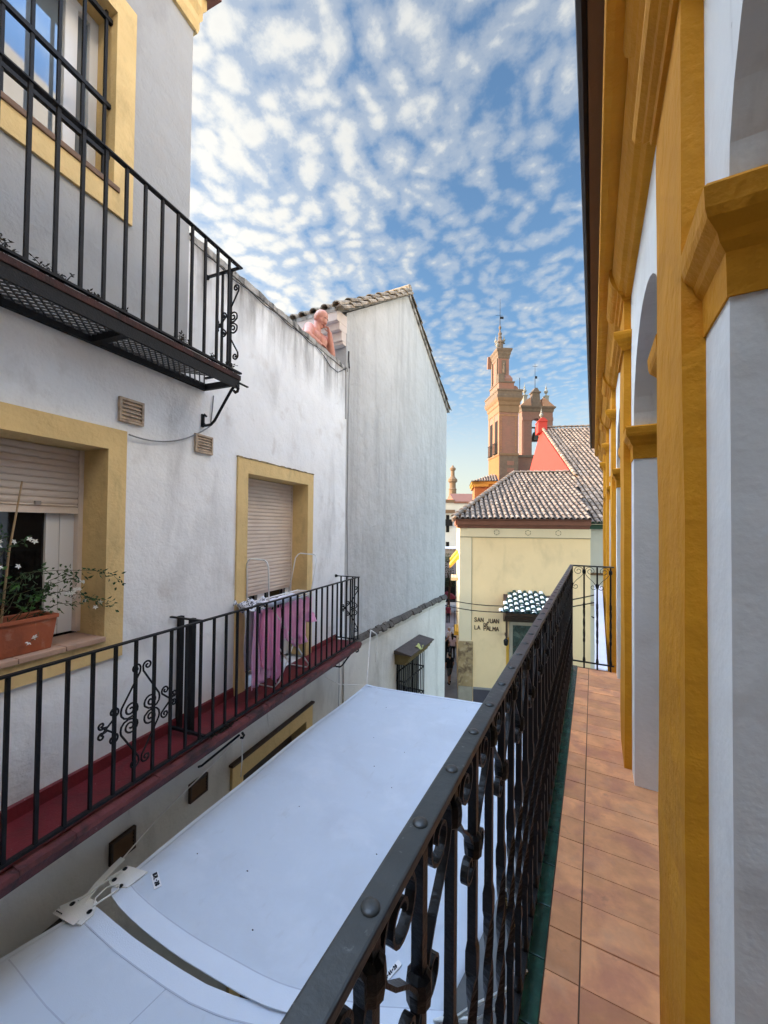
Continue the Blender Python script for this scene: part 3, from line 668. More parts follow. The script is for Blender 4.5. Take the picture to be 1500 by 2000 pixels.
def sail1(u, v):                         # u across (left->right), v along (near->far)
    x0 = -2.79+2.12*u; y0 = yat(near1, x0)
    if u < .015: y0 += (.015-u)*1.2
    xl = -2.79+(-3.25+2.79)*v - .04*math.sin(math.pi*v)
    rr = [-.67, -.61, -.565, -.535, -.51, -.49, -.48, -.49, -.52, -.56, -.615]
    f = v*10; i = min(int(f), 9); xr = rr[i]*(1-f+i)+rr[i+1]*(f-i)
    yf = 5.43+(5.94-5.43)*u
    x = xl+(xr-xl)*u; y = y0+(yf-y0)*v
    sg = math.sin(math.pi*u)*math.sin(math.pi*v)
    wr = .004*math.sin(9*u+14*v)*math.exp(-8*min(u, 1-u))+.004*math.sin(3*v*6.28+4*u)*sg
    ten = .008*math.sin(26*math.atan2(1-v+.001, u+.001))*math.exp(-14*(u*u+(1-v)**2)**.5)
    return (x, y, z_s(y) - .055*sg + wr*1.6 + ten*1.8)
SL1 = thing('shade_sail', 'large white canvas shade sail stretched across the street between the balconies', 'shade sail', W, (-1.9, 3.5, -1.2), 'white shade sails over the street')
m = MB(); m.grid(sail1, 44, 60, .003); m.build('canvas', M_SAIL, SL1, smooth=True)
def hem(fn, u0, u1, v0, v1, n, name, parent, mm=None, lift=.004):
    m = MB(); m.grid(lambda a, b: Vector(fn(u0+(u1-u0)*a, v0+(v1-v0)*b))+Vector((0, 0, lift)), n if u1-u0 > v1-v0 else 2, n if v1-v0 >= u1-u0 else 2, .0015)
    return m.build(name, mm or M_HEM, parent)
hem(sail1, 0.0, 1, 0, .026, 40, 'hem', SL1); hem(sail1, 0, 1, .988, 1, 40, 'hem', SL1); hem(sail1, .0, .014, .03, .985, 40, 'hem', SL1)
hem(sail1, 0, 1, .026, .0275, 40, 'seam', SL1, M_SEAM); hem(sail1, 0, 1, .9865, .988, 40, 'seam', SL1, M_SEAM)
def sail2(u, v):                         # v from far edge towards the viewer and beyond the frame
    x0 = -2.81+2.14*u; y0 = yat(far2, x0)+.010*math.sin(math.pi*u)
    if u < .015: y0 -= (.015-u)*1.2
    xl = -2.81-.11*min(v*9, 1)-.02*v; xr = -.67+.12*v
    x = xl+(xr-xl)*u; y = y0+(-3.2-y0)*v
    sg = math.sin(math.pi*u)*math.sin(math.pi*v)
    return (x, y, -1.0-.03*v-.04*sg+.003*math.sin(7*u+25*v))
SL2 = thing('shade_sail', 'nearer white canvas shade sail at the bottom left, cut off by the frame', 'shade sail', W, (-1.9, 0, -1.0), 'white shade sails over the street')
m = MB(); m.grid(sail2, 44, 40, .003); m.build('canvas', M_SAIL, SL2, smooth=True)
hem(sail2, 0, 1, 0, .019, 40, 'hem', SL2); hem(sail2, 0, .014, .02, .9, 40, 'hem', SL2); hem(sail2, 0, 1, .019, .0205, 40, 'seam', SL2, M_SEAM)
hem(sail2, 0.02, .98, .085, .0862, 30, 'seam', SL2, M_SEAM, .003)
hem(sail2, .40, .402, .02, .085, 10, 'seam', SL2, M_SEAM, .003); hem(sail2, .68, .682, .02, .085, 10, 'seam', SL2, M_SEAM, .003)

# stroke font
GLY = {
 'S': [[(.62,.82),(.5,.97),(.25,1),(.1,.85),(.15,.66),(.5,.45),(.64,.26),(.55,.06),(.3,0),(.08,.14)]],
 'A': [[(.02,0),(.35,1),(.68,0)],[(.16,.36),(.54,.36)]], 'N': [[(.06,0),(.06,1),(.64,0),(.64,1)]], 'J': [[(.52,1),(.52,.2),(.36,0),(.16,.04),(.08,.2)]],
 'U': [[(.06,1),(.06,.22),(.22,0),(.48,0),(.64,.22),(.64,1)]], 'D': [[(.08,0),(.08,1),(.38,1),(.62,.78),(.62,.22),(.38,0),(.08,0)]],
 'E': [[(.6,1),(.08,1),(.08,0),(.6,0)],[(.08,.52),(.46,.52)]], 'L': [[(.08,1),(.08,0),(.6,0)]], 'P': [[(.08,0),(.08,1),(.45,1),(.62,.86),(.62,.62),(.45,.48),(.08,.48)]],
 'M': [[(.04,0),(.1,1),(.4,.3),(.7,1),(.76,0)]], 'B': [[(.08,0),(.08,1),(.45,1),(.6,.78),(.45,.54),(.08,.54)],[(.45,.54),(.64,.3),(.48,0),(.08,0)]],
 '7': [[(.06,1),(.6,1),(.24,0)]], '2': [[(.08,.8),(.3,1),(.58,.82),(.5,.5),(.06,0),(.62,0)]], '8': [[(.34,.54),(.1,.76),(.34,1),(.58,.76),(.34,.54),(.06,.26),(.34,0),(.62,.26),(.34,.54)]],
 '-': [[(.12,.48),(.52,.48)]], '1': [[(.2,.8),(.38,1),(.38,0)]], '4': [[(.5,0),(.5,1),(.06,.32),(.64,.32)]], 'T': [[(.04,1),(.66,1)],[(.35,1),(.35,0)]],
 'R': [[(.08,0),(.08,1),(.45,1),(.62,.86),(.62,.62),(.45,.48),(.08,.48)],[(.4,.48),(.64,0)]], 'C': [[(.62,.82),(.4,1),(.14,.8),(.08,.5),(.14,.2),(.4,0),(.62,.18)]], 'O': [[(.36,1),(.1,.78),(.1,.22),(.36,0),(.62,.22),(.62,.78),(.36,1)]]}
def text(m, s, org, ex, ez, h, t, serif=0, adv=.86):
    """strokes as flat bars in the plane (ex, ez), raised along the normal"""
    ex = Vector(ex); ez = Vector(ez); nn = ex.cross(ez).normalized()*.006; org = Vector(org); x = 0
    for ch in s:
        if ch == ' ': x += .62*h; continue
        for st in GLY[ch]:
            P = [org+ex*(x+p[0]*h)+ez*(p[1]*h) for p in st]
            for p, q in zip(P, P[1:]):
                d_ = (q-p).normalized()*t*.35; m.ribbon([p-d_, q+d_], nn, t)
            if serif:
                for p in (P[0], P[-1]): m.ribbon([p-ex*h*serif, p+ex*h*serif], nn, t*.8)
        x += (adv if ch not in 'M' else adv+.12)*h
    return x
def sail_label(c, ang, fr, s, parent, w, h, txt, zz):
    ex = Vector((math.cos(ang), math.sin(ang), 0)); ey = Vector((-ex.y, ex.x, 0)); c = Vector((c[0], c[1], zz))
    m = MB(); m.add([c-ex*w/2-ey*h/2, c+ex*w/2-ey*h/2, c+ex*w/2+ey*h/2, c-ex*w/2+ey*h/2, *[p-Vector((0, 0, .003)) for p in (c-ex*w/2-ey*h/2, c+ex*w/2-ey*h/2, c+ex*w/2+ey*h/2, c-ex*w/2+ey*h/2)]], [(0,1,2,3),(7,6,5,4),(0,4,5,1),(1,5,6,2),(2,6,7,3),(3,7,4,0)])
    lb = m.build('size_label', M_LABEL, parent)
    m = MB(); text(m, txt, c-ex*w*.44-ey*h*.24+Vector((0, 0, .004)), ex, ey, h*.5, h*.09); m.build('lettering', M_INK, lb)
def on(fn, u, v): return Vector(fn(u, v))
# find surface height near given xy
def zs1(x, y):
    u, v = (x+2.8)/2.2, (y-1.4)/4.3
    for _ in range(12):
        p = sail1(min(max(u, 0), 1), min(max(v, 0), 1)); u += (x-p[0])/2.3; v += (y-p[1])/4.3
    return sail1(min(max(u, 0), 1), min(max(v, 0), 1))[2]
sail_label((-2.60, 1.60), rad(-22), W, 0, SL1, .135, .045, 'B7L-28', zs1(-2.6, 1.6)+.008)
sail_label((-.965, 1.92), rad(73), W, 0, SL1, .125, .030, 'A-41-28', zs1(-.965, 1.92)+.010)
# corner plates and eyelets
def plate(pts, z, parent, name='corner_plate', mm=None, th=.004):
    m = MB(); m.prism(pts, 2, z-th, z+th); return m.build(name, mm or M_STRAP, parent)
plate([(-2.87, 1.56), (-2.70, 1.60), (-2.70, 1.47), (-2.80, 1.42), (-2.885, 1.44)], -.972, SL1)
plate([(-2.95, 1.20), (-2.90, 1.31), (-2.78, 1.33), (-2.71, 1.28), (-2.70, 1.21), (-2.84, 1.17)], -.985, SL2)
m = MB()
for x, y in ((-2.855, 1.535), (-2.745, 1.45), (-2.83, 1.455)): m.lathe((x, y, -.968), [(.013, 0), (.016, .004), (.010, .006), (.007, .002)], 8)
m.build('eyelet', M_EYE, SL1)
m = MB()
for x, y in ((-2.895, 1.245), (-2.745, 1.272)): m.lathe((x, y, -.981), [(.013, 0), (.016, .004), (.010, .006), (.007, .002)], 8)
m.build('eyelet', M_EYE, SL2)
sail_label((-2.835, 1.185), rad(8), W, 0, SL2, .20, .034, '----', -.976)
m = MB()
for x, y in [(-2.348, 4.107), (-2.061, 3.623), (-1.738, 3.406), (-2.577, 1.893), (-2.159, 1.988), (-1.799, 1.705), (-.931, 3.192), (-1.894, 4.026), (-1.45, 2.6), (-2.3, 2.7), (-1.2, 4.6), (-2.6, 4.9)]:
    m.ell((x, y, zs1(x, y)+.001), (R(.004, .008), R(.003, .006), .003), 6, 4)
m.build('grit_speck', M_INK, SL1)
# lashings
def strap(pts, w, label, mm=M_STRAP, name='strap'):
    m = MB(); m.ribbon(pts, w, .006); return tag(m.build(name, mm, smooth=False), label, 'strap')
def Lp(a, u, z): return L @ Vector((a, u, z))
strap([Lp(-2.62, 1.53, -1.0), Lp(-2.66, 1.62, -.985), Lp(-2.69, 1.74, -.965), Lp(-2.71, 1.86, -.955), Lp(-2.72, 1.93, -.955)], nL*.045, 'broad white webbing strap tying the two sail corners toward the ochre window')
strap([(-2.88, 1.27, -.972), (-2.86, 1.38, -.955), (-2.84, 1.50, -.955)], (.02, 0, .005), 'narrow white strap bridging the gap between the two sail corners')
m = MB(); m.tube([(-2.76, 1.30, -.975), (-2.74, 1.36, -.965), (-2.73, 1.43, -.965), (-2.77, 1.455, -.965), (-2.81, 1.40, -.962), (-2.80, 1.33, -.97)], .006, 5, True)
tag(m.build('carabiner', M_STRAP), 'small white lashing loop between the two shade sail corners', 'loop')
cable([Lp(-2.72, 1.93, -.955), Lp(-2.74, 2.2, -.885), Lp(-2.72, 2.52, -.80), Lp(-2.62, 2.75, -.66), Lp(-2.5, 2.84, -.52)], L.inverted() @ L if False else W, .005, M_ROPE, 'white cord from sail corner strap up to the long balcony bracket', 'rope', 'rope')
cable([Lp(-2.49, 2.86, -.50), Lp(-2.56, 2.95, -.78), Lp(-2.72, 3.12, -1.09)], W, .0055, M_ROPE, 'short white cord from long balcony hook to the edge of the sail', 'rope', 'rope')
hk = G @ Vector((.10, .72, -.44)); fl = Vector((-3.27, 5.47, -1.19))
cable([hk, fl], W, .011, M_ROPE, 'upright white cord from the ledge of the gabled house to the far sail corner', 'rope', 'rope')
cable([hk, hk+Vector((.03, .10, -.07)), hk+Vector((.03, .17, -.12)), hk+Vector((.02, .18, -.3)), hk+Vector((.02, .17, -.62))], W, .010, M_ROPE, 'loose tail of cord hanging from the ledge hook by the upright cord', 'rope', 'rope')
cable([fl, Lp(-2.74, 5.25, -.98), Lp(-2.88, 4.95, -.75)], W, .008, M_ROPE, 'white cord from far sail corner to the wall under the long balcony', 'rope', 'rope')
m = MB(); m.ribbon([(-.72, 1.80, -1.03), (-.60, 1.72, -.85), (-.40, 1.55, -.45), (-.24, 1.38, -.12), (-.20, 1.30, .03)], (.035, .03, 0), .006); m.ribbon([(-.20, 1.30, .03), (-.215, 1.40, -.1), (-.26, 1.48, -.28), (-.42, 1.62, -.6), (-.70, 1.86, -1.03)], (.03, .03, 0), .006)
tag(m.build('strap', M_STRAP), 'looped white webbing strap from sail corner up to the foot of the right balcony', 'strap')
m = MB(); m.ribbon([(-.56, 2.9, -1.1), (-.44, 3.0, -1.25), (-.30, 3.3, -1.45), (.10, 3.9, -1.9)], (.02, .09, .02), .01)
tag(m.build('strap', M_STRAP), 'white band seen through the balusters beyond the sail edge', 'strap')

# ------------------------------------------------------------------ clothes airer
AR = thing('clothes_airer', 'white wire clothes airer with raised wings standing on the long balcony', 'clothes airer', L, (-2.72, 3.75, -.345))
m = MB(L)
def loop(u, a0, a1, z0, z1, lean=0): return [(a0, u, z0), (a0+.005, u+lean*.8, z1-.06), (a0+.03, u+lean*.95, z1-.015), (a0+.06, u+lean, z1), (a1-.05, u+lean, z1-.01), (a1-.02, u+lean*.97, z1-.03), (a1-.003, u+lean*.85, z1-.08), (a1, u, z0)]
m.tube(loop(3.34, -2.87, -2.58, .58, 1.07, -.02), .008, 6); w1 = m.build('wing', M_PLASTW, AR, smooth=True)
m = MB(L); m.tube(loop(4.10, -2.87, -2.55, .58, 1.07, .16), .008, 6); m.build('wing', M_PLASTW, AR, smooth=True)
m = MB(L)
m.tube([(-2.87, 3.2, .585), (-2.55, 3.2, .585), (-2.55, 4.3, .585), (-2.87, 4.3, .585)], .007, 6, True)
for k in range(7): a = -2.84+.04*k; m.tube([(a, 3.2, .588), (a, 4.3, .588)], .003, 5)
m.build('drying_rods', M_PLASTW, AR)
m = MB(L)
for (ut, ub) in ((4.15, 3.50), (3.35, 4.15)):
    m.tube([(-2.86, ut, .57), (-2.86, ub+.04*(1 if ut > ub else -1), -.29), (-2.85, ub, -.333), (-2.62, ub, -.333), (-2.58, ub+.03*(1 if ut > ub else -1), -.28), (-2.56, ut, .57)], .009, 6)
m.build('leg_frame', M_PLASTW, AR, smooth=True)
def cloth(name, label, mm, a, u0, u1, z1, zb, folds=5, amp=.018, flare=0, th=.003, ph=0, drift=0):
    m = MB(L); nu = 28; nv = 22
    def fn(s, t):
        zbot = zb(s); z = z1+(zbot-z1)*t; c = (u0+u1)/2+drift*t; w = (u1-u0)*(1+flare*t)
        aa = a+amp*t**.6*math.sin(folds*6.28*s+ph+1.2*t)+.4*amp*t*math.sin(folds*2.3*6.28*s+2*ph+3*t)
        return (aa, c+(s-.5)*w+.012*math.sin(7*t+5*s+ph), z)
    m.grid(fn, nu, nv, th); o = m.build(name, mm, smooth=True); tag(o, label, 'laundry', 'washing on the clothes airer'); return o
cloth('towel', 'grey towel hanging nearest the door jamb on the airer', M_GREYC, -2.66, 3.06, 3.22, .575, lambda s: -.02, 2, .01)
cloth('skirt', 'sheer mauve skirt flaring to the floor, lowest of the washing', M_MAUVE, -2.585, 3.10, 3.40, .565, lambda s: -.20+.05*s, 4, .02, .35, ph=1, drift=.02)
cloth('dress', 'deep pink dress with hanging sleeve in the middle of the airer', M_PINKD, -2.565, 3.20, 3.50, .57, lambda s: .02-.10*math.sin(3*s) if s < .62 else -.27+.5*abs(s-.80), 5, .022, .1, ph=2)
cloth('blouse', 'pink blouse with ruffled cuffs right of the hanging sleeve', M_PINK, -2.57, 3.52, 3.86, .565, lambda s: .16-.16*math.exp(-((s-.75)/.2)**2)+.03*math.sin(20*s), 5, .026, .06, ph=.5, drift=.05)
cloth('top', 'pink frilled top at the far end of the airer', M_PINK, -2.56, 3.86, 4.14, .565, lambda s: .30-.28*math.exp(-((s-.25)/.22)**2)-.05*math.exp(-((s-.9)/.1)**2), 4, .026, .1, ph=3)
for u, z, lb in ((3.93, .10, 'left one of two gathered pink frills on the washing'), (4.13, .30, 'right one of two gathered pink frills on the washing')):
    m = MB(L)
    m.grid(lambda s, t: (-2.555+(.03+.03*t)*math.cos(6.28*s)*(1+.25*math.sin(6*6.28*s)*t), u+(.03+.035*t)*math.sin(6.28*s)*(1+.25*math.sin(6*6.28*s+1)*t), z+.05-.10*t), 36, 4, .002)
    tag(m.build('frill', M_PINK, smooth=True), lb, 'laundry', 'washing on the clothes airer')
for u in (3.16, 3.26, 3.36, 3.46, 3.56, 3.70, 3.82, 3.92, 4.06):
    m = MB(L); m.box(-2.575, -2.545, u-.006, u+.006, .545, .61); m.build('peg', M_CDARKB if u < 3.5 else M_PLASTW, AR)
m = MB(L); m.grid(lambda s, t: (-2.86+.26*s, 3.12+.26*t, .60+.045*math.sin(9*s+2)*math.sin(8*t)+.03*math.sin(17*t+5*s)), 16, 16, .004)
tag(m.build('printed_cloth', M_PRINT, smooth=True), 'black and white printed cloth crumpled on top of the airer', 'laundry', 'washing on the clothes airer')
m = MB(L); m.grid(lambda s, t: (-2.60+.075*math.cos(3.0*s-.1), 3.22+.56*t, .585+.05*math.sin(3.0*s)+.01*math.sin(20*t)), 8, 20, .004)
tag(m.build('white_garment', M_CWHITE, smooth=True), 'white garment folded along the top front rod of the airer', 'laundry', 'washing on the clothes airer')

# ------------------------------------------------------------------ potted jasmine
PJ = thing('potted_jasmine', 'flowering jasmine with a cane in a terracotta trough on the window sill', 'potted plant', L, (-2.98, 1.25, .618))
def trough(m, u0, u1, a0, a1, z0, z1, t):
    i = .018
    b = [(a0+t, u0+t, z0), (a1-t, u0+t, z0), (a1-t, u1-t, z0), (a0+t, u1-t, z0)]; tp = [(a0, u0, z1), (a1, u0, z1), (a1, u1, z1), (a0, u1, z1)]
    ti = [(a0+i, u0+i, z1), (a1-i, u0+i, z1), (a1-i, u1-i, z1), (a0+i, u1-i, z1)]; bi = [(a0+i+t*.3, u0+i+t*.3, z1-.05), (a1-i-t*.3, u0+i+t*.3, z1-.05), (a1-i-t*.3, u1-i-t*.3, z1-.05), (a0+i+t*.3, u1-i-t*.3, z1-.05)]
    m.add(b+tp+ti+bi, [(0,3,2,1)] + [(k, (k+1) % 4, 4+(k+1) % 4, 4+k) for k in range(4)] + [(4+k, 4+(k+1) % 4, 8+(k+1) % 4, 8+k) for k in range(4)] + [(8+k, 8+(k+1) % 4, 12+(k+1) % 4, 12+k) for k in range(4)] + [(12,13,14,15)])
m = MB(L); trough(m, .92, 1.585, -3.10, -2.90, .62, .838, .022); m.box(-2.902, -2.894, .918, 1.59, .815, .84); m.box(-3.106, -3.098, .918, 1.59, .815, .84); m.box(-3.098, -2.902, 1.583, 1.591, .815, .84); m.build('trough', M_POT, PJ, bevel=.003)
m = MB(L); m.grid(lambda s, t: (-3.08+.16*s, .95+.61*t, .805+.012*math.sin(9*s+14*t)), 8, 16); m.build('soil', M_SOIL, PJ)
m = MB(L); m.tube([(-2.99, 1.335, .80), (-3.0, 1.37, 1.25), (-3.0, 1.425, 1.69)], [.007, .006, .005], 6); m.build('cane', M_CANE, PJ)
stems = MB(L); leaves = MB(L); fresh = MB(L); fl_ = MB(L)
def leaf(mb, p, d, w, ln):
    d = d.normalized(); s_ = d.cross(Vector((R(-1, 1), R(-1, 1), R(-1, 1)))).normalized()*w; up = d.cross(s_).normalized()*ln*.12
    mb.add([p, p+d*ln*.45+s_+up, p+d*ln, p+d*ln*.45-s_+up], [(0, 1, 2), (0, 2, 3)])
def flower(p):
    fl_ = MB(L); d = Vector((R(.3, 1), R(-1, 1), R(-.2, .8))).normalized(); b = d.orthogonal().normalized(); c = d.cross(b)
    fl_.tube([p-d*.016, p], [.0015, .002], 4)
    for k in range(5):
        a = 6.283*k/5; q = (b*math.cos(a)+c*math.sin(a)); w = (b*math.cos(a+1.57)+c*math.sin(a+1.57))*.0055
        fl_.add([p, p+q*.009+w+d*.001, p+q*.019-d*.002, p+q*.009-w+d*.001], [(0, 1, 2, 3)])
    fl_.build('flower', M_PETAL, PJ, recalc=False)
paths = [[(1.30, .80), (1.32, 1.0), (1.42, 1.12), (1.60, 1.12), (1.78, 1.10), (1.90, 1.06), (1.95, 1.00)], [(1.40, .80), (1.48, .95), (1.62, .98), (1.74, .93), (1.84, .88), (1.90, .82)],
         [(1.45, .82), (1.55, 1.02), (1.64, 1.06), (1.70, 1.03)], [(1.2, .8), (1.25, 1.1), (1.33, 1.28), (1.42, 1.33)], [(1.1, .8), (1.2, 1.15), (1.28, 1.32), (1.30, 1.36)],
         [(1.35, .8), (1.5, .95), (1.56, 1.05), (1.66, 1.10)], [(1.42, .82), (1.52, .86), (1.60, .90), (1.70, .88), (1.80, .93)], [(1.25, .8), (1.38, .98), (1.50, 1.02), (1.6, .95)],
         [(1.28, .8), (1.36, .92), (1.40, 1.08), (1.52, 1.14)], [(1.45, .82), (1.50, .76), (1.47, .72), (1.42, .69)], [(1.05, .8), (1.1, 1.0), (1.2, 1.2), (1.24, 1.34)]]
for i, pl in enumerate(paths):
    a0 = -2.99; a1 = -2.86 if i in (0, 1, 2, 6) else -2.93
    if i == 9: a1 = -2.875
    P = [Vector((a0+(a1-a0)*min(1, k/(len(pl)-1)*1.3)+R(-.02, .02), u, z)) for k, (u, z) in enumerate(pl)]
    fine = []
    for k in range(len(P)-1):
        for j in range(6): fine.append(P[k].lerp(P[k+1], j/6))
    fine.append(P[-1]); stems.tube(fine, [.0028*(1-.6*k/len(fine)) for k in range(len(fine))], 4)
    for k, p in enumerate(fine[4:]):
        if i == 9: continue
        for _ in range(3 if k % 2 else 1):
            d = Vector((R(-.5, 1), R(-1, 1), R(-1, .7))).normalized(); off = d*R(0, .05)
            tip = p+off; leaf(leaves, tip, d, R(.005, .010), R(.022, .046))
            if R(0, 1) < .4: leaf(leaves, tip, -d+Vector((0, R(-1, 1), R(-1, 1))), R(.004, .007), R(.02, .035))
for u, z in ((1.45, .95), (1.50, .92), (1.42, .90), (1.30, 1.08), (1.34, 1.04), (1.28, 1.12), (1.52, .98)):
    for _ in range(7): leaf(fresh, Vector((-2.95+R(-.05, .03), u+R(-.04, .04), z+R(-.03, .03))), Vector((R(0, 1), R(-1, 1), R(-.6, .6))), .012, .032)
for u, z, k in ((1.68, 1.05, 3), (1.72, 1.02, 4), (1.66, .98, 4), (1.70, .97, 3), (1.62, .97, 3), (1.55, .96, 2), (1.33, 1.30, 3), (1.28, 1.30, 6), (1.42, 1.33, 2), (1.45, 1.30, 2), (1.28, 1.16, 3), (1.37, 1.16, 3), (1.76, .90, 3), (1.84, .88, 3), (1.42, .69, 2), (1.48, .73, 1), (1.80, .84, 3), (1.68, .92, 3)):
    for _ in range(max(1, int(k*.6))): flower(Vector((-2.875+R(-.03, .02), u+R(-.02, .02), z+R(-.018, .018))))
stems.build('stem', M_STEM, PJ); o = leaves.build('leaves', M_LEAF, PJ, recalc=False); o['kind'] = 'stuff'; o = fresh.build('fresh_leaves', M_LEAFB, PJ, recalc=False); o['kind'] = 'stuff'

# ------------------------------------------------------------------ people
def remeshed(mb, name, m, parent, vox, sm=6):
    tmp = mb.build('tmp', m, parent, recalc=True)
    md = tmp.modifiers.new('r', 'REMESH'); md.mode = 'VOXEL'; md.voxel_size = vox
    md = tmp.modifiers.new('s', 'SMOOTH'); md.factor = .5; md.iterations = sm
    dg = bpy.context.evaluated_depsgraph_get(); me = bpy.data.meshes.new_from_object(tmp.evaluated_get(dg))
    old = tmp.data; tmp.modifiers.clear(); tmp.data = me; bpy.data.meshes.remove(old); tmp.name = name; me.name = name
    for p in me.polygons: p.use_smooth = True
    return tmp
def hand(m, wrist, d, palm_n, k=1., curl=.9, side=1):
    """palm and five bent fingers; d: direction of the fingers, palm_n: side the palm faces"""
    wrist = Vector(wrist); d = Vector(d).normalized(); pn = Vector(palm_n); pn = (pn-d*pn.dot(d)).normalized(); s_ = d.cross(pn)*side
    for q in (-.6, 0, .6): m.cap(wrist, wrist+d*.085*k+s_*q*.038*k, .024*k, .016*k, 8)
    for i, (q, ln) in enumerate(((-.036, .062), (-.012, .072), (.012, .068), (.035, .054))):
        b = wrist+d*.09*k+s_*q*k; d1 = (d*math.cos(curl*.6)+pn*math.sin(curl*.6)); d2 = (d*math.cos(curl*1.5)+pn*math.sin(curl*1.5))
        mid = b+d1*ln*.55*k; m.cap(b, mid, .0105*k, .0095*k, 8); m.cap(mid, mid+d2*ln*.5*k, .0095*k, .008*k, 8)
    b = wrist+d*.03*k-s_*.03*k; e = b+(d*.6-s_*.6+pn*.5).normalized()*.05*k; m.cap(b, e, .014*k, .011*k, 8); m.cap(e, e+(d*.8+pn*.5).normalized()*.03*k, .011*k, .009*k, 8)

# bald man leaning on the parapet (frame L)
MAN = thing('person', 'bare chested bald man leaning on the terrace parapet, hand at his mouth', 'person', L, (-3.45, 5.0, 3.2))
m = MB(L)
hd = Vector((-3.02, 5.035, 4.565)); fw = Vector((.90, -.06, -.42)).normalized(); up = Vector((.40, 0, .92)); up = (up-fw*up.dot(fw)).normalized(); sd = fw.cross(up)
def hp(f, s, u): return hd+fw*f+sd*s+up*u
m.cap(hp(-.015, 0, .045), hp(.0, 0, .05), .098, .096, 14); m.cap(hp(-.03, 0, .02), hp(.03, 0, .0), .092, .080, 14)
m.cap(hp(.025, 0, -.04), hp(.045, 0, -.085), .066, .042, 12); m.cap(hp(.035, .035, -.03), hp(.05, .02, -.095), .032, .026, 10); m.cap(hp(.035, -.035, -.03), hp(.05, -.02, -.095), .032, .026, 10)
m.cap(hp(.082, 0, .018), hp(.118, 0, -.028), .011, .018, 8); m.cap(hp(.105, .014, -.032), hp(.105, -.014, -.032), .012, .012, 8)
m.cap(hp(.083, .045, .030), hp(.092, .01, .030), .013, .013, 8); m.cap(hp(.083, -.045, .030), hp(.092, -.01, .030), .013, .013, 8)
m.cap(hp(.083, .024, -.066), hp(.083, -.024, -.066), .012, .012, 8); m.cap(hp(.06, 0, -.105), hp(.075, 0, -.105), .026, .02, 8)
for s in (1, -1): m.cap(hp(-.012, s*.092, .012), hp(-.008, s*.094, -.03), .019, .013, 8); m.cap(hp(.055, s*.05, -.015), hp(.06, s*.045, -.03), .03, .028, 8)
nk = Vector((-3.07, 5.0, 4.385))
m.cap(nk, hp(-.03, 0, -.05), .066, .060, 12)
shL = Vector((-3.06, 5.225, 4.325)); shR = Vector((-3.07, 4.795, 4.325))
m.cap(shL, nk+Vector((-.02, .04, -.02)), .068, .058, 12); m.cap(shR, nk+Vector((-.02, -.04, -.02)), .068, .058, 12)
ch = Vector((-3.15, 5.0, 4.235)); be = Vector((-3.33, 5.0, 4.09)); pe = Vector((-3.47, 5.0, 4.0))
for s in (-1, 1):
    m.cap(ch+Vector((0, .095*s, .02)), be+Vector((0, .08*s, 0)), .150, .13, 14); m.cap(be+Vector((0, .07*s, 0)), pe+Vector((0, .08*s, -.02)), .118, .11, 14)
    m.cap(Vector((-3.03, 5.0+.10*s, 4.25)), Vector((-3.05, 5.0+.09*s, 4.18)), .085, .075, 12); m.cap(shL if s > 0 else shR, ch+Vector((0.02, .13*s, -.02)), .082, .11, 12)
elL = Vector((-2.955, 5.285, 4.115)); haL = Vector((-2.93, 5.155, 4.385))
m.cap(shL+Vector((.01, .02, -.01)), elL, .070, .052, 12); m.cap(elL, haL, .054, .036, 12)
hand(m, haL, Vector((-.02, -.42, .62)), Vector((-.6, -.6, 0)), 1., 1.3, 1)
elR = Vector((-2.97, 4.60, 4.13)); haR = Vector((-2.93, 4.86, 4.105))
m.cap(shR+Vector((.01, -.02, -.01)), elR, .074, .054, 12); m.cap(elR, haR, .052, .034, 12)
hand(m, haR, Vector((.05, 1, -.03)), Vector((0, 0, -1)), 1., .25, 1)
for s in (-1, 1):
    kn = Vector((-3.42, 5.0+.11*s, 3.62)); m.cap(pe+Vector((0, .09*s, -.06)), kn, .085, .058, 12); m.cap(kn, Vector((-3.50, 5.0+.12*s, 3.28)), .056, .042, 12)
    m.cap(Vector((-3.52, 5.0+.12*s, 3.245)), Vector((-3.34, 5.0+.14*s, 3.232)), .042, .032, 10)
remeshed(m, 'body', M_SKIN, MAN, .0075, 4)
m = MB(L)
for s in (1, -1): m.lathe3(hp(.089, s*.031, .012), (.012, .012, .008), 8, 6)
m.build('eyes', M_HAIRD, MAN, smooth=True)
m = MB(L); m.cap(hp(.092, .022, -.066), hp(.092, -.022, -.066), .006, .006, 6); m.build('mouth', mat('lip', (.28, .08, .07), .6, .1, 9), MAN)
m = MB(L)
for s in (1, -1): m.cap(hp(.094, s*.050, .036), hp(.102, s*.016, .034), .0045, .006, 6)
m.build('eyebrows', mat('greying_brow', (.14, .08, .06), .9, .1, 9), MAN)
m = MB(L)
for s in (-1, 1):
    m.cap(pe+Vector((0, .08*s, 0)), pe+Vector((.0, .09*s, -.06)), .122, .115, 14); m.cap(pe+Vector((0, .09*s, -.05)), Vector((-3.43, 5.0+.11*s, 3.68)), .105, .085, 12)
remeshed(m, 'shorts', M_CGREY, MAN, .012, 4)

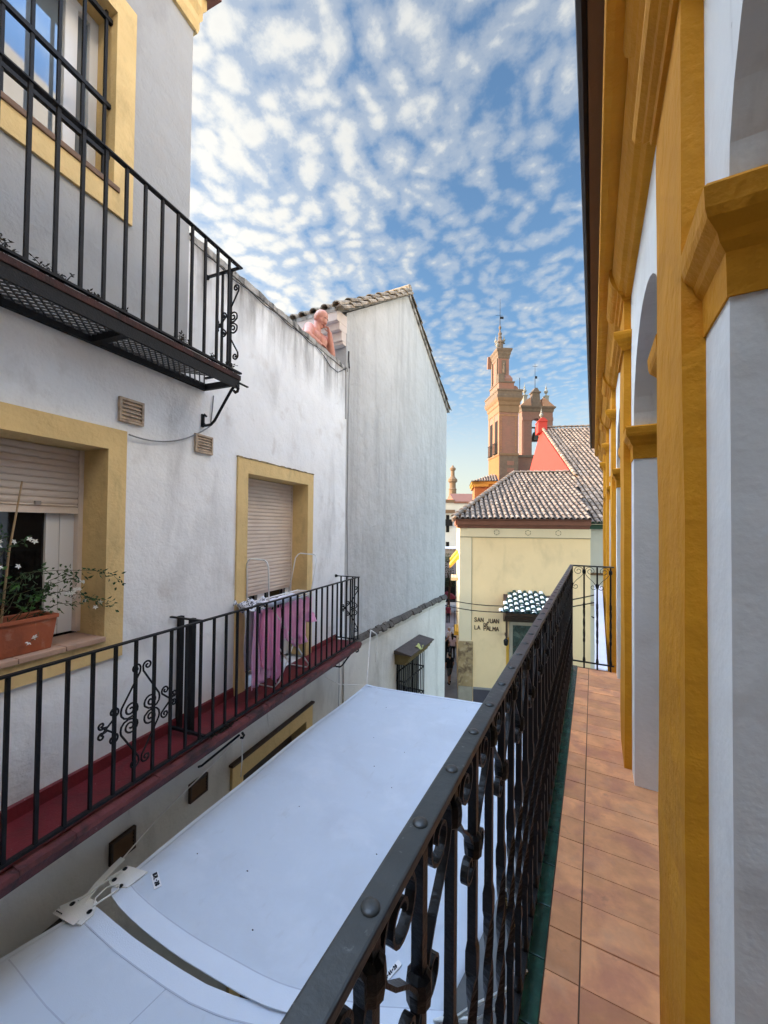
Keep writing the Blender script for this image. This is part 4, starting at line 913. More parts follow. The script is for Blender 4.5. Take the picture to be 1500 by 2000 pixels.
def walker(loc, head, label, hair_m, top_m, leg_m, shorts, h=1.72, sleeve=.5, group='people in the street', stride=.12, long_hair=False, skin=M_SKINT):
    fr = V @ Matrix.Translation(Vector(loc)) @ Matrix.Rotation(head, 4, 'Z')
    o = thing('person', label, 'person', fr, (0, 0, 0), group); k = h/1.72
    b = MB(fr); t = MB(fr); lg = MB(fr)
    P = lambda x, y, z: Vector((x*k, y*k, z*k))
    b.cap(P(0, 0, 1.62), P(0, .01, 1.63), .092*k, .09*k, 12); b.cap(P(0, .03, 1.57), P(0, .04, 1.545), .06*k, .045*k, 10); b.cap(P(0, .1, 1.60), P(0, .115, 1.575), .01*k, .016*k, 6)
    for s in (-1, 1): b.cap(P(.085*s, 0, 1.60), P(.088*s, 0, 1.57), .014*k, .012*k, 6)
    b.cap(P(0, -.01, 1.42), P(0, 0, 1.56), .055*k, .05*k, 10)
    for s in (-1, 1):
        b.cap(P(.17*s, 0, 1.40), P(.03*s, 0, 1.43), .055*k, .05*k, 10); b.cap(P(.08*s, 0, 1.30), P(.07*s, 0, 1.08), .105*k, .095*k, 12); b.cap(P(.07*s, 0, 1.08), P(.085*s, 0, .93), .098*k, .105*k, 12)
        y = stride*s; b.cap(P(.09*s, 0, .90), P(.095*s, y*.7+.02, .50), .082*k, .056*k, 12); b.cap(P(.095*s, y*.7+.02, .50), P(.095*s, y, .10), .055*k, .038*k, 10); b.cap(P(.095*s, y-.03, .045), P(.10*s, y+.15, .035), .042*k, .032*k, 8)
        e = P(.235*s, -.03, 1.12); w = P(.225*s, .10, .90)
        b.cap(P(.19*s, 0, 1.39), e, .047*k, .038*k, 10); b.cap(e, w, .038*k, .028*k, 10); hand(b, w, P(0, .25, -1), P(-s, 0, 0), .95*k, .5, s)
        t.cap(P(.17*s, 0, 1.395), P(.04*s, 0, 1.42), .068*k, .06*k, 10); t.cap(P(.085*s, 0, 1.31), P(.075*s, 0, 1.08), .118*k, .108*k, 12); t.cap(P(.075*s, 0, 1.08), P(.085*s, 0, .94), .11*k, .118*k, 12)
        t.cap(P(.185*s, 0, 1.385), P(.185*s, 0, 1.385).lerp(e, sleeve if sleeve <= 1 else 1), .06*k, .052*k, 10)
        if sleeve > 1: t.cap(e, w, .05*k, .038*k, 10)
        kn = P(.095*s, y*.7+.02, .50)
        lg.cap(P(.08*s, 0, .95), P(.09*s, 0, .88), .112*k, .108*k, 12); lg.cap(P(.09*s, 0, .88), kn, .096*k, .070*k, 12)
        if not shorts: lg.cap(kn, P(.095*s, y, .10), .068*k, .055*k, 10)
    remeshed(b, 'body', skin, o, .013*k, 4); remeshed(t, 'shirt', top_m, o, .014*k, 4); remeshed(lg, 'shorts' if shorts else 'trousers', leg_m, o, .014*k, 4)
    hh = MB(fr); hh.cap(P(0, -.02, 1.655), P(0, -.01, 1.66), .098*k, .096*k, 12); hh.cap(P(0, -.045, 1.60), P(0, -.03, 1.64), .075*k, .085*k, 12)
    if long_hair: hh.cap(P(0, -.06, 1.60), P(0, -.08, 1.38), .075*k, .06*k, 12)
    remeshed(hh, 'hair', hair_m, o, .014*k, 3)
    sh = MB(fr)
    for s in (-1, 1): y = stride*s; sh.cap(P(.095*s, y-.035, .042), P(.10*s, y+.16, .034), .05*k, .038*k, 8)
    remeshed(sh, 'shoes', M_CBLACK, o, .013*k, 2)
    return o
def vp_(px, d): return ((px-750)/750*d)
walker((3.83, 22.1, GZ), rad(12), 'man in a black T-shirt and grey shorts walking away, nearest in the street', M_HAIRD, M_CBLACK, M_CGREY, True, stride=.16)
walker((vp_(885.5, 26.2), 26.2, GZ), rad(-15), 'person in a pale pink top and dark trousers standing by the yellow corner', M_HAIRD, M_CPINKP, M_CBLACK, False, h=1.68, sleeve=.6, long_hair=True)
walker((vp_(878.5, 27.6), 27.6, GZ), rad(60), 'man in a white shirt and dark trousers facing the woman in pink', M_HAIRG, M_CWHITE, M_CDARKB, False, h=1.76, sleeve=.7, stride=.05)
walker((vp_(889.5, 28.6), 28.6, GZ), rad(150), 'person with grey hair in a white shirt, behind the pink top', M_HAIRG, M_CWHITE, M_CBLACK, False, h=1.72, sleeve=.8, stride=.04)
walker((vp_(871.5, 25.6), 25.6, GZ), rad(20), 'person in black half hidden by the corner of the gabled house', M_HAIRD, M_CBLACK, M_CBLACK, False, h=1.66, stride=.08)
walker((vp_(876.5, 36), 36, GZ), rad(170), 'distant person in a dark red top at the end of the street', M_HAIRD, M_CRED, M_CBLACK, False, h=1.7, stride=.05)

# ------------------------------------------------------------------ right house
XW, XP = .204, .166
RH = thing('arcaded_house', 'white house front with saffron pilasters, round arches and deep eaves', 'house', W, (XW, 4, GZ))
bays = [-.735+1.735*k for k in range(-3, 6)]             # near edge of each pilaster
pil = [(b, b+.36) for b in bays]
PY1 = 9.35
ZS, AR_ = 2.0, .54
def arch_wall():
    m = MB(); ys = []
    for i, (p0, p1) in enumerate(pil[:-1]):
        o0, o1 = p1+.155, pil[i+1][0]-.155               # opening
        c = (o0+o1)/2; r = (o1-o0)/2
        m.poly((XW, p0, 0), (XW, o0, 0), (XW, o0, ZS), (XW, p0, ZS)); m.poly((XW, o1, 0), (XW, pil[i+1][0], 0), (XW, pil[i+1][0], ZS), (XW, o1, ZS))
        n = 18; arc = [(c-r*math.cos(math.pi*k/n), ZS+.485*math.sin(math.pi*k/n)) for k in range(n+1)]
        m.poly((XW, p0, ZS), (XW, o0, ZS), (XW, o0, 2.9), (XW, p0, 2.9)); m.poly((XW, o1, ZS), (XW, pil[i+1][0], ZS), (XW, pil[i+1][0], 2.9), (XW, o1, 2.9))
        for k in range(n):
            (y0, z0), (y1, z1) = arc[k], arc[k+1]
            m.poly((XW, y0, z0), (XW, y1, z1), (XW, y1, 2.9), (XW, y0, 2.9)); m.poly((XW, y0, z0), (XW+.5, y0, z0), (XW+.5, y1, z1), (XW, y1, z1))
        m.poly((XW, o0, 0), (XW+.5, o0, 0), (XW+.5, o0, ZS), (XW, o0, ZS)); m.poly((XW, o1, 0), (XW, o1, ZS), (XW+.5, o1, ZS), (XW+.5, o1, 0))
    m.poly((XW, pil[-1][0], 0), (XW, PY1, 0), (XW, PY1, 2.9), (XW, pil[-1][0], 2.9)); m.poly((XW, PY1, GZ), (XW+4, PY1, GZ), (XW+4, PY1, 3.3), (XW, PY1, 3.3))
    return m.build('wall', M_RWHITE, RH, recalc=False)
arch_wall()
m = MB(); m.box(XW, XW+4, -7, PY1-.01, GZ, -.02); m.build('lower_wall', M_CREAM, RH)
m = MB(); m.box(XW+.45, XW+.6, -7, PY1-.3, 0, 3.0); m.build('timber_doors', M_WOODD, RH)
m = MB(); m.box(XW+.02, XW+4, -7, PY1-.02, 2.9, 3.35); m.build('attic_wall', M_OCH, RH)
def wob_box(m, x0, x1, y0, y1, z0, z1, n=14, amp=.0025):
    """pilaster shaft whose arrises are slightly uneven"""
    P = []
    for i in range(n+1):
        z = z0+(z1-z0)*i/n; P += [(x1, y0, z), (x0+R(-amp, amp), y0+R(-amp, amp), z), (x0+R(-amp, amp), y1+R(-amp, amp), z), (x1, y1, z)]
    fs = [(i*4+k, i*4+4+k, i*4+5+k, i*4+1+k) for i in range(n) for k in range(3)]; m.add(P, fs+[(0, 1, 2, 3), (n*4+3, n*4+2, n*4+1, n*4)])
capprof = [(.0, 2.495), (.012, 2.495), (.016, 2.515), (.03, 2.525), (.034, 2.54), (.05, 2.553), (.056, 2.575), (.056, 2.592), (.05, 2.60), (.0, 2.604)]
resprof = [(.0, 2.815), (.010, 2.82), (.016, 2.845), (.030, 2.852), (.034, 2.87), (.05, 2.876), (.062, 2.89), (.074, 2.915), (.080, 2.95), (.076, 2.985), (.0, 2.99)]
def mould(m, prof, x, y0, y1):
    """moulding wrapped round a block: face at x, sides at y0,y1"""
    rings = [[(XW, y0-d, z), (x-d, y0-d, z), (x-d, y1+d, z), (XW, y1+d, z)] for d, z in prof]
    n = len(rings); vs = [p for r in rings for p in r]
    fs = [(i*4+k, i*4+k+1, i*4+5+k, i*4+4+k) for i in range(n-1) for k in range(3)] + [(0, 1, 2, 3), (n*4-1, n*4-2, n*4-3, n*4-4)] + [(i*4+3, i*4, i*4+4, i*4+7) for i in range(n-1)]
    m.add(vs, fs)
for (p0, p1) in pil:
    m = MB(); wob_box(m, XP, XW, p0, p1, 0 if p0 < 4.6 else -3.2, 2.9); po = m.build('pilaster', M_OCH, RH)
    dz = .085 if .9 < p0 < 1.1 else .02; m = MB(); mould(m, [(d, z+dz) for d, z in capprof], XP, p0, p1); m.build('capital', M_OCH, po)
    m = MB(); mould(m, [(d, z+dz*.5) for d, z in resprof], XP, p0, p1); m.build('entablature_block', M_OCH, po)
for i, (p0, p1) in enumerate(pil[:-1]):
    for y0, y1, sgn in ((p1, p1+.155, 1), (pil[i+1][0]-.155, pil[i+1][0], -1)):
        prof = [(0, 1.825), (.004, 1.825), (.006, 1.90), (.016, 1.915), (.02, 1.93), (.036, 1.95), (.040, 1.965), (.042, 2.0), (.036, 2.008), (0, 2.012)]
        # along the facade and into the reveal
        rings = []
        for d, z in prof:
            if sgn < 0: rings.append([(XW-d, y1, z), (XW-d, y0-d, z), (XW+.48, y0-d, z), (XW+.48, y0+.01, z), (XW+.01, y1, z)])
            else: rings.append([(XW-d, y0, z), (XW-d, y1+d, z), (XW+.48, y1+d, z), (XW+.48, y1-.01, z), (XW+.01, y0, z)])
        m = MB(); n = len(rings); vs = [p for r in rings for p in r]
        m.add(vs, [(a*5+k, a*5+(k+1) % 5, a*5+5+(k+1) % 5, a*5+5+k) for a in range(n-1) for k in range(5)] + [(0, 1, 2, 3, 4), tuple(range(n*5-1, n*5-6, -1))]); m.build('impost', M_OCH, RH)
# entablature running along the wall, soffit and gutter
m = MB(); run = [(XW, 2.835), (XW-.03, 2.84), (XW-.045, 2.865), (XW-.065, 2.875), (XW-.085, 2.91), (XW-.10, 2.955), (XW-.10, 2.99), (XW, 2.99)]
m.prism(run, 1, -7, PY1+.05); m.build('entablature', M_OCH, RH)
m = MB(); m.prism([(XW, 2.992), (.062, 2.992), (.036, 3.0), (.032, 3.03), (.036, 3.17), (XW, 3.2)], 1, -7, PY1+.12); m.build('cornice', M_OCH, RH, bevel=.003)
m = MB(); m.prism([(.10, 3.172), (-.014, 3.178), (-.018, 3.20), (XW+.5, 3.36), (XW+.5, 3.30)], 1, -7, PY1+.2); m.build('eaves_board', M_SOFFIT, RH)
m = MB(); m.prism([(-.012, 3.205), (-.018, 3.185), (-.034, 3.175), (-.05, 3.19), (-.054, 3.24), (-.046, 3.265), (-.012, 3.265)], 1, -7, PY1+.22); m.build('gutter', M_GUTTER, RH)
m = MB(); m.prism([(-.03, 3.27), (XW+.5, 3.42), (XW+.5, 3.36), (-.0, 3.215)], 1, -7, PY1+.2); m.build('roof', M_ROOF, RH)
m = MB(); m.box(XW+.5, XW+6, -7, PY1-.4, 3.3, 8.6); m.build('unseen_bounce_block', mat('bounce_block_paint', (.62, .64, .65), .9, .05, 1), RH)  # unseen block above the eaves, added to block low sky and bounce light
BH = thing('rear_light_block', 'unseen block added behind the viewer to cut off low sky light', 'house', W, (-1.5, -8, GZ))  # unseen, added to keep low rear sky light off the jambs
m = MB(); m.box(-6, 3, -9.5, -7.6, GZ, 6.8); m.build('wall', M_CREAML, BH); m = MB(); m.box(-6, 3, -9.7, -7.4, 6.802, 7.0); m.build('roof_edge', M_CAP, BH)

# ------------------------------------------------------------------ right balcony
RB = thing('tiled_balcony', 'narrow terracotta tiled balcony with black wrought iron railing in the foreground', 'balcony', W, (0, 2.2, 0))
YE = 4.47
m = MB(); m.box(-.215, XW, -7, YE+.04, -.16, -.012); m.build('slab', M_OCH, RB)
m = MB(); m.box(-.14, XW+.5, -7, YE+.03, -.0115, -.004); m.build('grout_bed', M_GROUT, RB)
m = MB(); y = -2.0; row = 0
while y < YE-.01:
    y1 = min(y+.1535, YE); d = .0018
    for x0, x1 in ((-.139, -.0385), (-.0365, .345), (.347, .70)):
        z = R(-.0012, .0012); q = .0022
        m.add([(x0+d*.4, y+d*.5, -.006), (x1-d*.4, y+d*.5, -.006), (x1-d*.4, y1-d*.5, -.006), (x0+d*.4, y1-d*.5, -.006), (x0+d, y+d, z), (x1-d, y+d, z+R(-q, q)*.3), (x1-d, y1-d, z+R(-q, q)*.3), (x0+d, y1-d, z)], [(4,5,6,7),(0,1,5,4),(1,2,6,5),(2,3,7,6),(3,0,4,7)])
    y = y1
m.build('floor_tiles', M_TILE, RB)
m = MB(); y = -2.0
while y < YE+.02:
    y1 = min(y+.20, YE+.03); m.prism([(-.218, -.10), (-.224, -.03), (-.218, -.006), (-.20, .002), (-.1405, .002), (-.1405, -.02), (-.2, -.10)], 1, y+.0012, y1-.0012); y = y1
m.build('edge_tiles', M_GREENT, RB, bevel=.003)
m = MB(); m.box(-.211, -.179, -1.5, YE+.016, 1.036, 1.05); m.box(-.211, XP+.02, YE-.016, YE+.016, 1.0355, 1.0495); m.build('handrail', M_RAILTOP, RB, bevel=.003)
m = MB(); m.box(-.207, -.183, -1.5, YE+.012, .055, .067); m.box(-.183, XP+.02, YE-.012, YE+.012, .055, .067); m.build('bottom_rail', M_IRON, RB, bevel=.002)
# baluster: square bar, swelling, twisted waist and two collars (local coordinates of the balcony root)
def baluster(high):
    m = MB(WM[RB]); n = 60; vs = []; H = 1.036
    for i in range(n+1):
        z = .0+H*i/n; tw = 0; h = .0078
        if .30 < z < .62: tw = (z-.30)/.32*math.pi*1.5
        if .615 < z < .66 or .26 < z < .30: h = .0105
        for k in range(4):
            a = tw+math.pi/4+k*math.pi/2; vs.append((h*1.414*math.cos(a), h*1.414*math.sin(a), z))
    m.add(vs, [(i*4+k, i*4+(k+1) % 4, i*4+4+(k+1) % 4, i*4+4+k) for i in range(n) for k in range(4)] + [(3,2,1,0), tuple(range(n*4, n*4+4))])
    zc = .985 if high else .845
    m.lathe((0, 0, zc), [(.010, -.022), (.016, -.016), (.0175, 0), (.016, .016), (.010, .022)], 10)
    m.lathe((0, 0, .08), [(.012, -.02), (.014, 0), (.010, .03)], 8)
    return m.build('baluster', M_IRON, RB)
w = .1255
def scroll_pts():
    big = spiral(.062, -.046, .046, rad(15), 1.5, 26, .22)
    body = [(.016, -.186), (.022, -.172), (.045, -.142), (.078, -.112), (.100, -.085), (.108, -.062)]
    small = [(x, z) for x, z in reversed(spiral(.036, -.206, .030, rad(150), 1.15, 18, .3))]
    return small + body + big
SP = scroll_pts()
def scroll(sgn, axis):
    m = MB(WM[RB]); wv = (.013, 0, 0) if axis == 'y' else (0, .013, 0)
    m.ribbon([((0, x*sgn, z) if axis == 'y' else (x*sgn, 0, z)) for x, z in SP], wv, .0045)
    return m.build('scroll', M_IRON, RB, smooth=False)
bh, bl = baluster(True), baluster(False); s1, s2 = scroll(1, 'y'), scroll(-1, 'y')
riv = MB(WM[RB]); riv.lathe((0, 0, 0), [(.0102, -.001), (.0102, .0008), (.0086, .0024), (.0048, .0034), (.001, .0038)], 14); riv = riv.build('rivet', M_RAILTOP, RB, smooth=True)
used = set()
def place(o, loc):
    if o.name not in used: used.add(o.name); o.location = loc; return
    inst(o, loc, RB)
y0 = .338
k = -12
while True:
    y = y0+w*k
    if y > YE-.02: break
    hi = (k % 2 == 0)
    place(bh if hi else bl, (-.195, y-2.2, 0)); place(riv, (-.195, y-2.2, 1.05))
    if not hi:                                            # hearts spring from the low-collared bars
        place(s1, (-.195, y-2.2, 1.036)); place(s2, (-.195, y-2.2, 1.036))
    k += 1
place(bl, (-.195, YE-2.2, 0))
e1, e2 = scroll(1, 'x'), scroll(-1, 'x')
for i, x in enumerate((-.080, .038, .155)):
    place(bh if i % 2 == 0 else bl, (x, YE-2.2, 0))
place(e1, (-.195, YE-2.2, 1.036)); place(e1, (.038, YE-2.2, 1.036)); place(e2, (.038, YE-2.2, 1.036))
m = MB(WM[RB]); m.box(-.195-.011, -.195+.011, YE-2.2-.011, YE-2.2+.011, 0, 1.04); m.build('corner_post', M_IRON, RB)

# dark shop sign and white pipe below the balcony
SG = thing('hanging_sign', 'dark hanging shop board with gold letters below the balusters', 'sign', W, (-.70, 3.8, -2.6))
m = MB(); m.add([(-.80, 4.02, -2.205), (-.66, 3.60, -2.205), (-.56, 3.64, -2.215), (-.70, 4.06, -2.215), (-.80, 4.02, -2.24), (-.66, 3.60, -2.24), (-.56, 3.64, -2.25), (-.70, 4.06, -2.25)], [(0,1,2,3),(7,6,5,4),(0,4,5,1),(1,5,6,2),(2,6,7,3),(3,7,4,0)]); m.build('board', M_WOODD, SG)
m = MB(); dd = Vector((.14, -.42, 0)).normalized(); text(m, 'TERSACO', Vector((-.755, 3.965, -2.199)), dd, Vector((-dd.y, dd.x, 0)), .048, .010); m.build('lettering', M_GOLD, SG)
m = MB(); m.tube([(-.03, 4.02, -2.2), (-.03, 4.02, -2.02), (.20, 4.02, -2.02)], .012, 6); m.tube([(-.68, 3.85, -2.2), (-.68, 3.85, -2.02), (.20, 3.85, -2.02)], .012, 6); m.build('arm', M_IRON, SG)
AW = thing('rolled_awning', 'white folded awning with a white arm low on the saffron front', 'awning', W, (.12, 6.5, -.9))
m = MB(); m.prism([(8.3, .36), (8.3, .10), (5.6, -.55), (5.25, -.45), (5.3, -.24), (6.9, .06)], 0, .02, .155); m.build('folded_canvas', M_CWHITE, AW, bevel=.015)
m = MB(); m.tube([(.14, 5.35, -.30), (.02, 5.55, -.45)], .022, 8); m.build('arm', M_PLASTW, AW)

# ------------------------------------------------------------------ yellow corner house (frame F: s right, t away)
CH = thing('corner_house', 'pale yellow corner house with hipped clay tile roof facing down the street', 'house', F, (2.7, 3, GZ))
m = MB(F); m.box(0, 5.35, 0, 11, GZ, 1.40); m.build('wall', M_CREAMW, CH)
m = MB(F); m.box(-.012, 5.36, -.022, .3, 1.015, 1.385); m.build('frieze', M_CREAML, CH)
m = MB(F); m.box(-.012, .50, -.015, .4, -3.56, 1.005); m.box(-.012, .02, -.01, 11.0, -3.5, 1.005); m.build('corner_strip', M_CREAML, CH)
m = MB(F); m.box(-.02, 5.36, -.03, .3, .985, 1.012); m.box(.502, .522, -.012, .1, -3.5, 1.38); m.build('string_line', M_LINE, CH)
m = MB(F); m.box(-.05, .58, -.05, .5, -5.52, -3.57); m.build('stone_quoin', M_STONE, CH, bevel=.02)
m = MB(F); m.box(-.04, .56, -.045, .5, GZ, -5.525); m.build('quoin_base', M_STONEG, CH, bevel=.02)
m = MB(F); m.box(.6, 5.35, -.03, .1, GZ, -5.62); m.build('plinth', M_PLINTH, CH); m = MB(F); m.box(.6, 5.36, -.045, .1, -5.615, -5.53); m.build('plinth_cap', M_PLINTHC, CH)
m = MB(F); m.prism([(-.02, 1.385), (-.06, 1.40), (-.10, 1.50), (-.24, 1.55), (-.24, 1.74), (.3, 1.78), (.3, 1.385)], 0, -.12, 5.30); m.prism([(-.02, 1.385), (-.06, 1.40), (-.10, 1.50), (-.2, 1.55), (-.2, 1.74), (.3, 1.78), (.3, 1.385)], 1, -.1, 11); m.prism([(-.33, 1.75), (-.33, 1.785), (.35, 2.06), (.35, 1.75)], 0, -.22, 5.29); m.build('eaves_board', M_BROWNB, CH)
for s in (1.56, 2.86, 4.08):
    m = MB(F)
    for k in range(6):
        a0 = k*math.pi/3+.15; a1 = a0+math.pi/3-.3
        m.tube([(s+.105*math.cos(a0+(a1-a0)*j/4), -.028, 1.215+.105*math.sin(a0+(a1-a0)*j/4)) for j in range(5)], .014, 5)
    m.build('medallion', M_LINE, CH)
# roof planes
ez, rz = 1.80, 4.58
e0, e1_ = (-.24, -.36), (5.30, -.36); r0, r1 = (3.16, 6.0), (6.29, 6.0)
sl = Vector((0, -(6.36), -(rz-ez))); ed = sl.normalized(); L_ = sl.length
def span_front(i):
    s = -.14+.232*i
    st = 0 if s >= 3.16 else L_*(1-(s+.24)/3.40)
    if s > 5.30: return (0, L_*(1-(s-5.30)/.99)) if s < 6.25 else None
    return (st+.05, L_+.03)
m = MB(F); tile_roof(m, (-.14, 6.0, rz), (1, 0, 0), ed, 28, .232, span_front, .38); roof = m.build('roof', M_ROOF, CH)
m = MB(F); m.poly((-.24, -.36, ez-.01), (5.30, -.36, ez-.01), (6.29, 6, rz-.01), (3.16, 6, rz-.01)); m.poly((-.24, -.36, ez-.01), (3.16, 6, rz-.01), (3.16, 8, rz-.01), (-.24, 11, ez-.01)); m.poly((6.29, 6, rz-.02), (3.16, 6, rz-.02), (3.16, 8, rz-.02), (6.29, 8, rz-.02)); m.build('channel_tiles', M_ROOFD, roof, recalc=False)
sl2 = Vector((-3.40, 0, -(rz-ez))); ed2 = sl2.normalized(); L2 = sl2.length
def span_left(i):
    t = -.2+.25*i
    return (L2*(1-(t+.36)/6.36)+.05, L2+.05) if t < 6 else (0, L2+.05)
m = MB(F); tile_roof(m, (3.16, -.2, rz), (0, 1, 0), ed2, 40, .25, span_left, .38); m.build('left_slope_tiles', M_ROOF, roof)
m = MB(F)
def ridge(m, a, b, n, r=.13):
    a = Vector(a); b = Vector(b); d = (b-a)/n; ex = d.cross(Vector((0, 0, 1))).normalized(); nn = ex.cross(d.normalized())
    if nn.z < 0: nn = -nn
    for i in range(n): arc_tile(m, a+d*i+nn*.02, ex, d.normalized(), nn, r*1.7, r*2.0, d.length*1.06, .02)
ridge(m, (3.16, 6, rz+.03), (-.28, -.42, ez+.04), 19); ridge(m, (6.29, 6, rz+.03), (3.16, 6, rz+.03), 8); m.build('hip_tiles', M_ROOF, roof)
m = MB(F); m.box(3.1, 6.3, 5.93, 6.1, 4.3, rz+.10); m.build('ridge_bed', M_ROOFD, roof)
# left face balconies and awnings along the side street
m = MB(F); m.box(-.22, -.0, 2.2, 3.6, -3.95, -3.75); bc = m.build('side_balcony', M_AWNY, CH); m = MB(F)
for k in range(12): m.box(-.22, -.205, 2.2+.125*k, 2.212+.125*k, -3.75, -2.75)
for k in range(2): m.box(-.1*k-.09, -.1*k-.08, 2.2, 2.21, -3.75, -2.75)
m.box(-.23, -.20, 2.19, 3.61, -2.77, -2.74); m.box(-.22, 0, 2.19, 2.22, -2.77, -2.74); m.build('railing', M_IRONM, bc)
m = MB(F); m.box(-.40, -.0, 3.0, 4.4, -1.35, -1.2); bc = m.build('side_balcony', M_STONEG, CH); m = MB(F)
for k in range(12): m.box(-.40, -.388, 3.0+.125*k, 3.012+.125*k, -1.2, -.2)
for k in range(3): m.box(-.40+.15*k, -.39+.15*k, 3.0, 3.01, -1.2, -.2)
m.box(-.41, -.38, 2.99, 4.41, -.22, -.19); m.build('railing', M_IRONM, bc)
for t0, lb in ((1.2, 'nearer of two yellow window awnings on the side of the corner house'), (4.2, 'farther of two yellow window awnings on the side of the corner house')):
    m = MB(F); m.prism([(-.0, .12), (-.06, .12), (-.46, -.38), (-.46, -.50), (-.42, -.50), (-.0, -.05)], 1, t0, t0+1.3)
    tag(m.build('window_awning', M_AWNY), lb, 'awning', 'yellow window awnings')
# street name letters
SN = thing('street_name', 'dark letters SAN JUAN DE LA PALMA on the yellow corner wall', 'street name', F, (1.15, -.02, -3.1))
M_LETT = mat('dark_brown_ceramic', (.045, .022, .014), .5, .2, 9)
for word, s0_, z0_, h_, t_, ad_ in (('SAN', .63, -2.685, .165, .030, .84), ('JUAN', 1.165, -2.715, .165, .030, .80), ('DE', 1.03, -2.865, .125, .026, .9), ('LA', .64, -3.025, .16, .030, .80), ('PALMA', 1.03, -3.05, .165, .030, .76)):
    x_ = 0
    for ch_ in word:
        m = MB(F); x_ += text(m, ch_, (s0_+x_, -.012, z0_), (1, 0, 0), (0, 0, 1), h_, t_, .07, ad_); m.build('letter', M_LETT, SN)
# shrine
SH = thing('tiled_shrine', 'wall shrine with a green tile picture under a green and white tiled roof', 'shrine', F, (2.85, -.4, -5))
m = MB(F); rows = 9; sl = Vector((0, -.85, -.72)); ed = sl.normalized()
dk, wh = MB(F), MB(F)
for i in range(11):
    for j in range(rows):
        s = 1.66+.215*i+.0; f = j/(rows-1); lo = 2.15-.50*f; hi_ = 3.45+.45*f
        if s < lo-.02 or s > hi_: continue
        p = Vector((s, -.02, -1.33))+Vector((0, -.85, -.72))*((j-.3)/rows); nn = Vector((1, 0, 0)).cross(ed); nn = nn if nn.z > 0 else -nn
        arc_tile(wh if (i+j) % 2 == 0 else dk, p, Vector((1, 0, 0)), ed, nn, .16, .17, 1.114/rows+.03, .02, 6, .02)
dk.poly((2.12, 0, -1.35), (3.5, 0, -1.35), (3.95, -.85, -2.07), (1.62, -.85, -2.07)); rf = dk.build('roof', M_SHD, SH); wh.build('white_tiles', M_SHT, rf)
m = MB(F); m.prism([(-.80, -2.10), (-.78, -2.20), (-.55, -2.30), (-.45, -2.42), (-.1, -2.6), (0, -2.6), (0, -1.45)], 0, 1.85, 3.75); m.build('eaves_timber', M_WOODD, SH)
for s in (1.95, 3.62): m = MB(F); m.box(s-.04, s+.04, -.36, -.28, -3.25, -2.3); m.box(s-.04, s+.04, -.30, 0, -3.2, -3.1); m.build('post', M_WOODD, SH, bevel=.01)
m = MB(F); m.box(2.1, 2.24, -.07, 0, -5.4, -2.5); m.box(3.42, 3.56, -.07, 0, -5.4, -2.5); m.box(2.24, 3.42, -.07, 0, -2.75, -2.5); m.box(2.24, 3.42, -.07, 0, -5.4, -5.2); m.build('stone_frame', M_STONEG, SH, bevel=.01)
m = MB(F); m.box(2.24, 3.42, -.035, 0, -5.2, -2.75); m.build('tile_picture', M_MURAL, SH)
m = MB(F); m.lathe((1.92, -.36, -3.55), [(.02, .30), (.05, .28), (.10, .22), (.085, .05), (.06, 0)], 8); m.build('lamp', M_IRONM, SH)
m = MB(F); m.box(1.98, 2.09, -.02, 0, -5.4, -3.3); m.build('yellow_strip', M_AWNY, SH)

# ------------------------------------------------------------------ church: nave roof, red gable, brick wall (frame F)
CU = thing('church', 'church with steep clay roof, coral red gable and brick flank behind the corner house', 'church', F, (9, 8, GZ))
k_ = .58; nz = lambda t: 8.85-k_*(13-t)
m = MB(F); m.box(5.62, 18, 1.0, 12.9, GZ, 1.40); m.build('nave_wall', M_GREYW, CU)
m = MB(F); m.box(5.45, 18, .62, .74, 1.62, 1.74); m.box(5.45, 18, .74, 1.3, 1.40, 1.60); m.build('gutter', M_GREENP, CU)
sl = Vector((0, -1, -k_)); ed = sl.normalized(); cs = math.sqrt(1+k_*k_)
def span_nave(i):
    return (.05, 12.45*cs)
m = MB(F); tile_roof(m, (6.36, 13, 8.87), (1, 0, 0), ed, 34, .25, span_nave, .40)
# strip of the same slope in front, right of the valley
def span_lo(i):
    s = 5.62+.25*i; t1 = (s-5.30)/.99*6.36-.36
    return ((13-max(.6, min(6.5, t1)))*cs, 12.45*cs)
tile_roof(m, (5.62, 13, 8.87), (1, 0, 0), ed, 3, .25, span_lo, .40)
rf = m.build('roof', M_ROOF, CU)
m = MB(F); m.poly((6.24, 13, 8.84), (16, 13, 8.84), (16, .55, nz(.55)-.02), (6.24, .55, nz(.55)-.02)); m.poly((5.40, .55, nz(.55)-.02), (6.24, .55, nz(.55)-.02), (6.24, 6.4, nz(6.4)-.02)); m.poly((6.24, 13, 8.84), (6.24, 20, 5.0), (16, 20, 5.0), (16, 13, 8.84)); m.build('channel_tiles', M_ROOFD, rf, recalc=False)
m = MB(F); ridge(m, (6.3, 13, 8.93), (16, 13, 8.93), 24); m.build('ridge_tile', M_ROOF, rf)
m = MB(F); ridge(m, (6.27, 12.9, 8.87), (6.27, 5.0, nz(5.0)+.06), 22, .12); m.build('verge_tiles', M_ROOF, rf)
m = MB(F); m.prism([(13, 8.80), (19.4, 5.0), (19.4, 2), (5, 2), (5.2, nz(5.2)-.06)], 0, 6.18, 6.235); m.build('red_gable', M_RED, CU)
m = MB(F); m.box(5.90, 6.55, 12.6, 13.5, 8.5, 9.30); m.prism([(5.86, 9.30), (6.59, 9.30), (6.55, 9.40), (6.40, 9.56), (6.22, 9.63), (6.05, 9.56), (5.90, 9.40)], 1, 12.55, 13.55); rc = m.build('red_pier', M_RED, CU, bevel=.03)
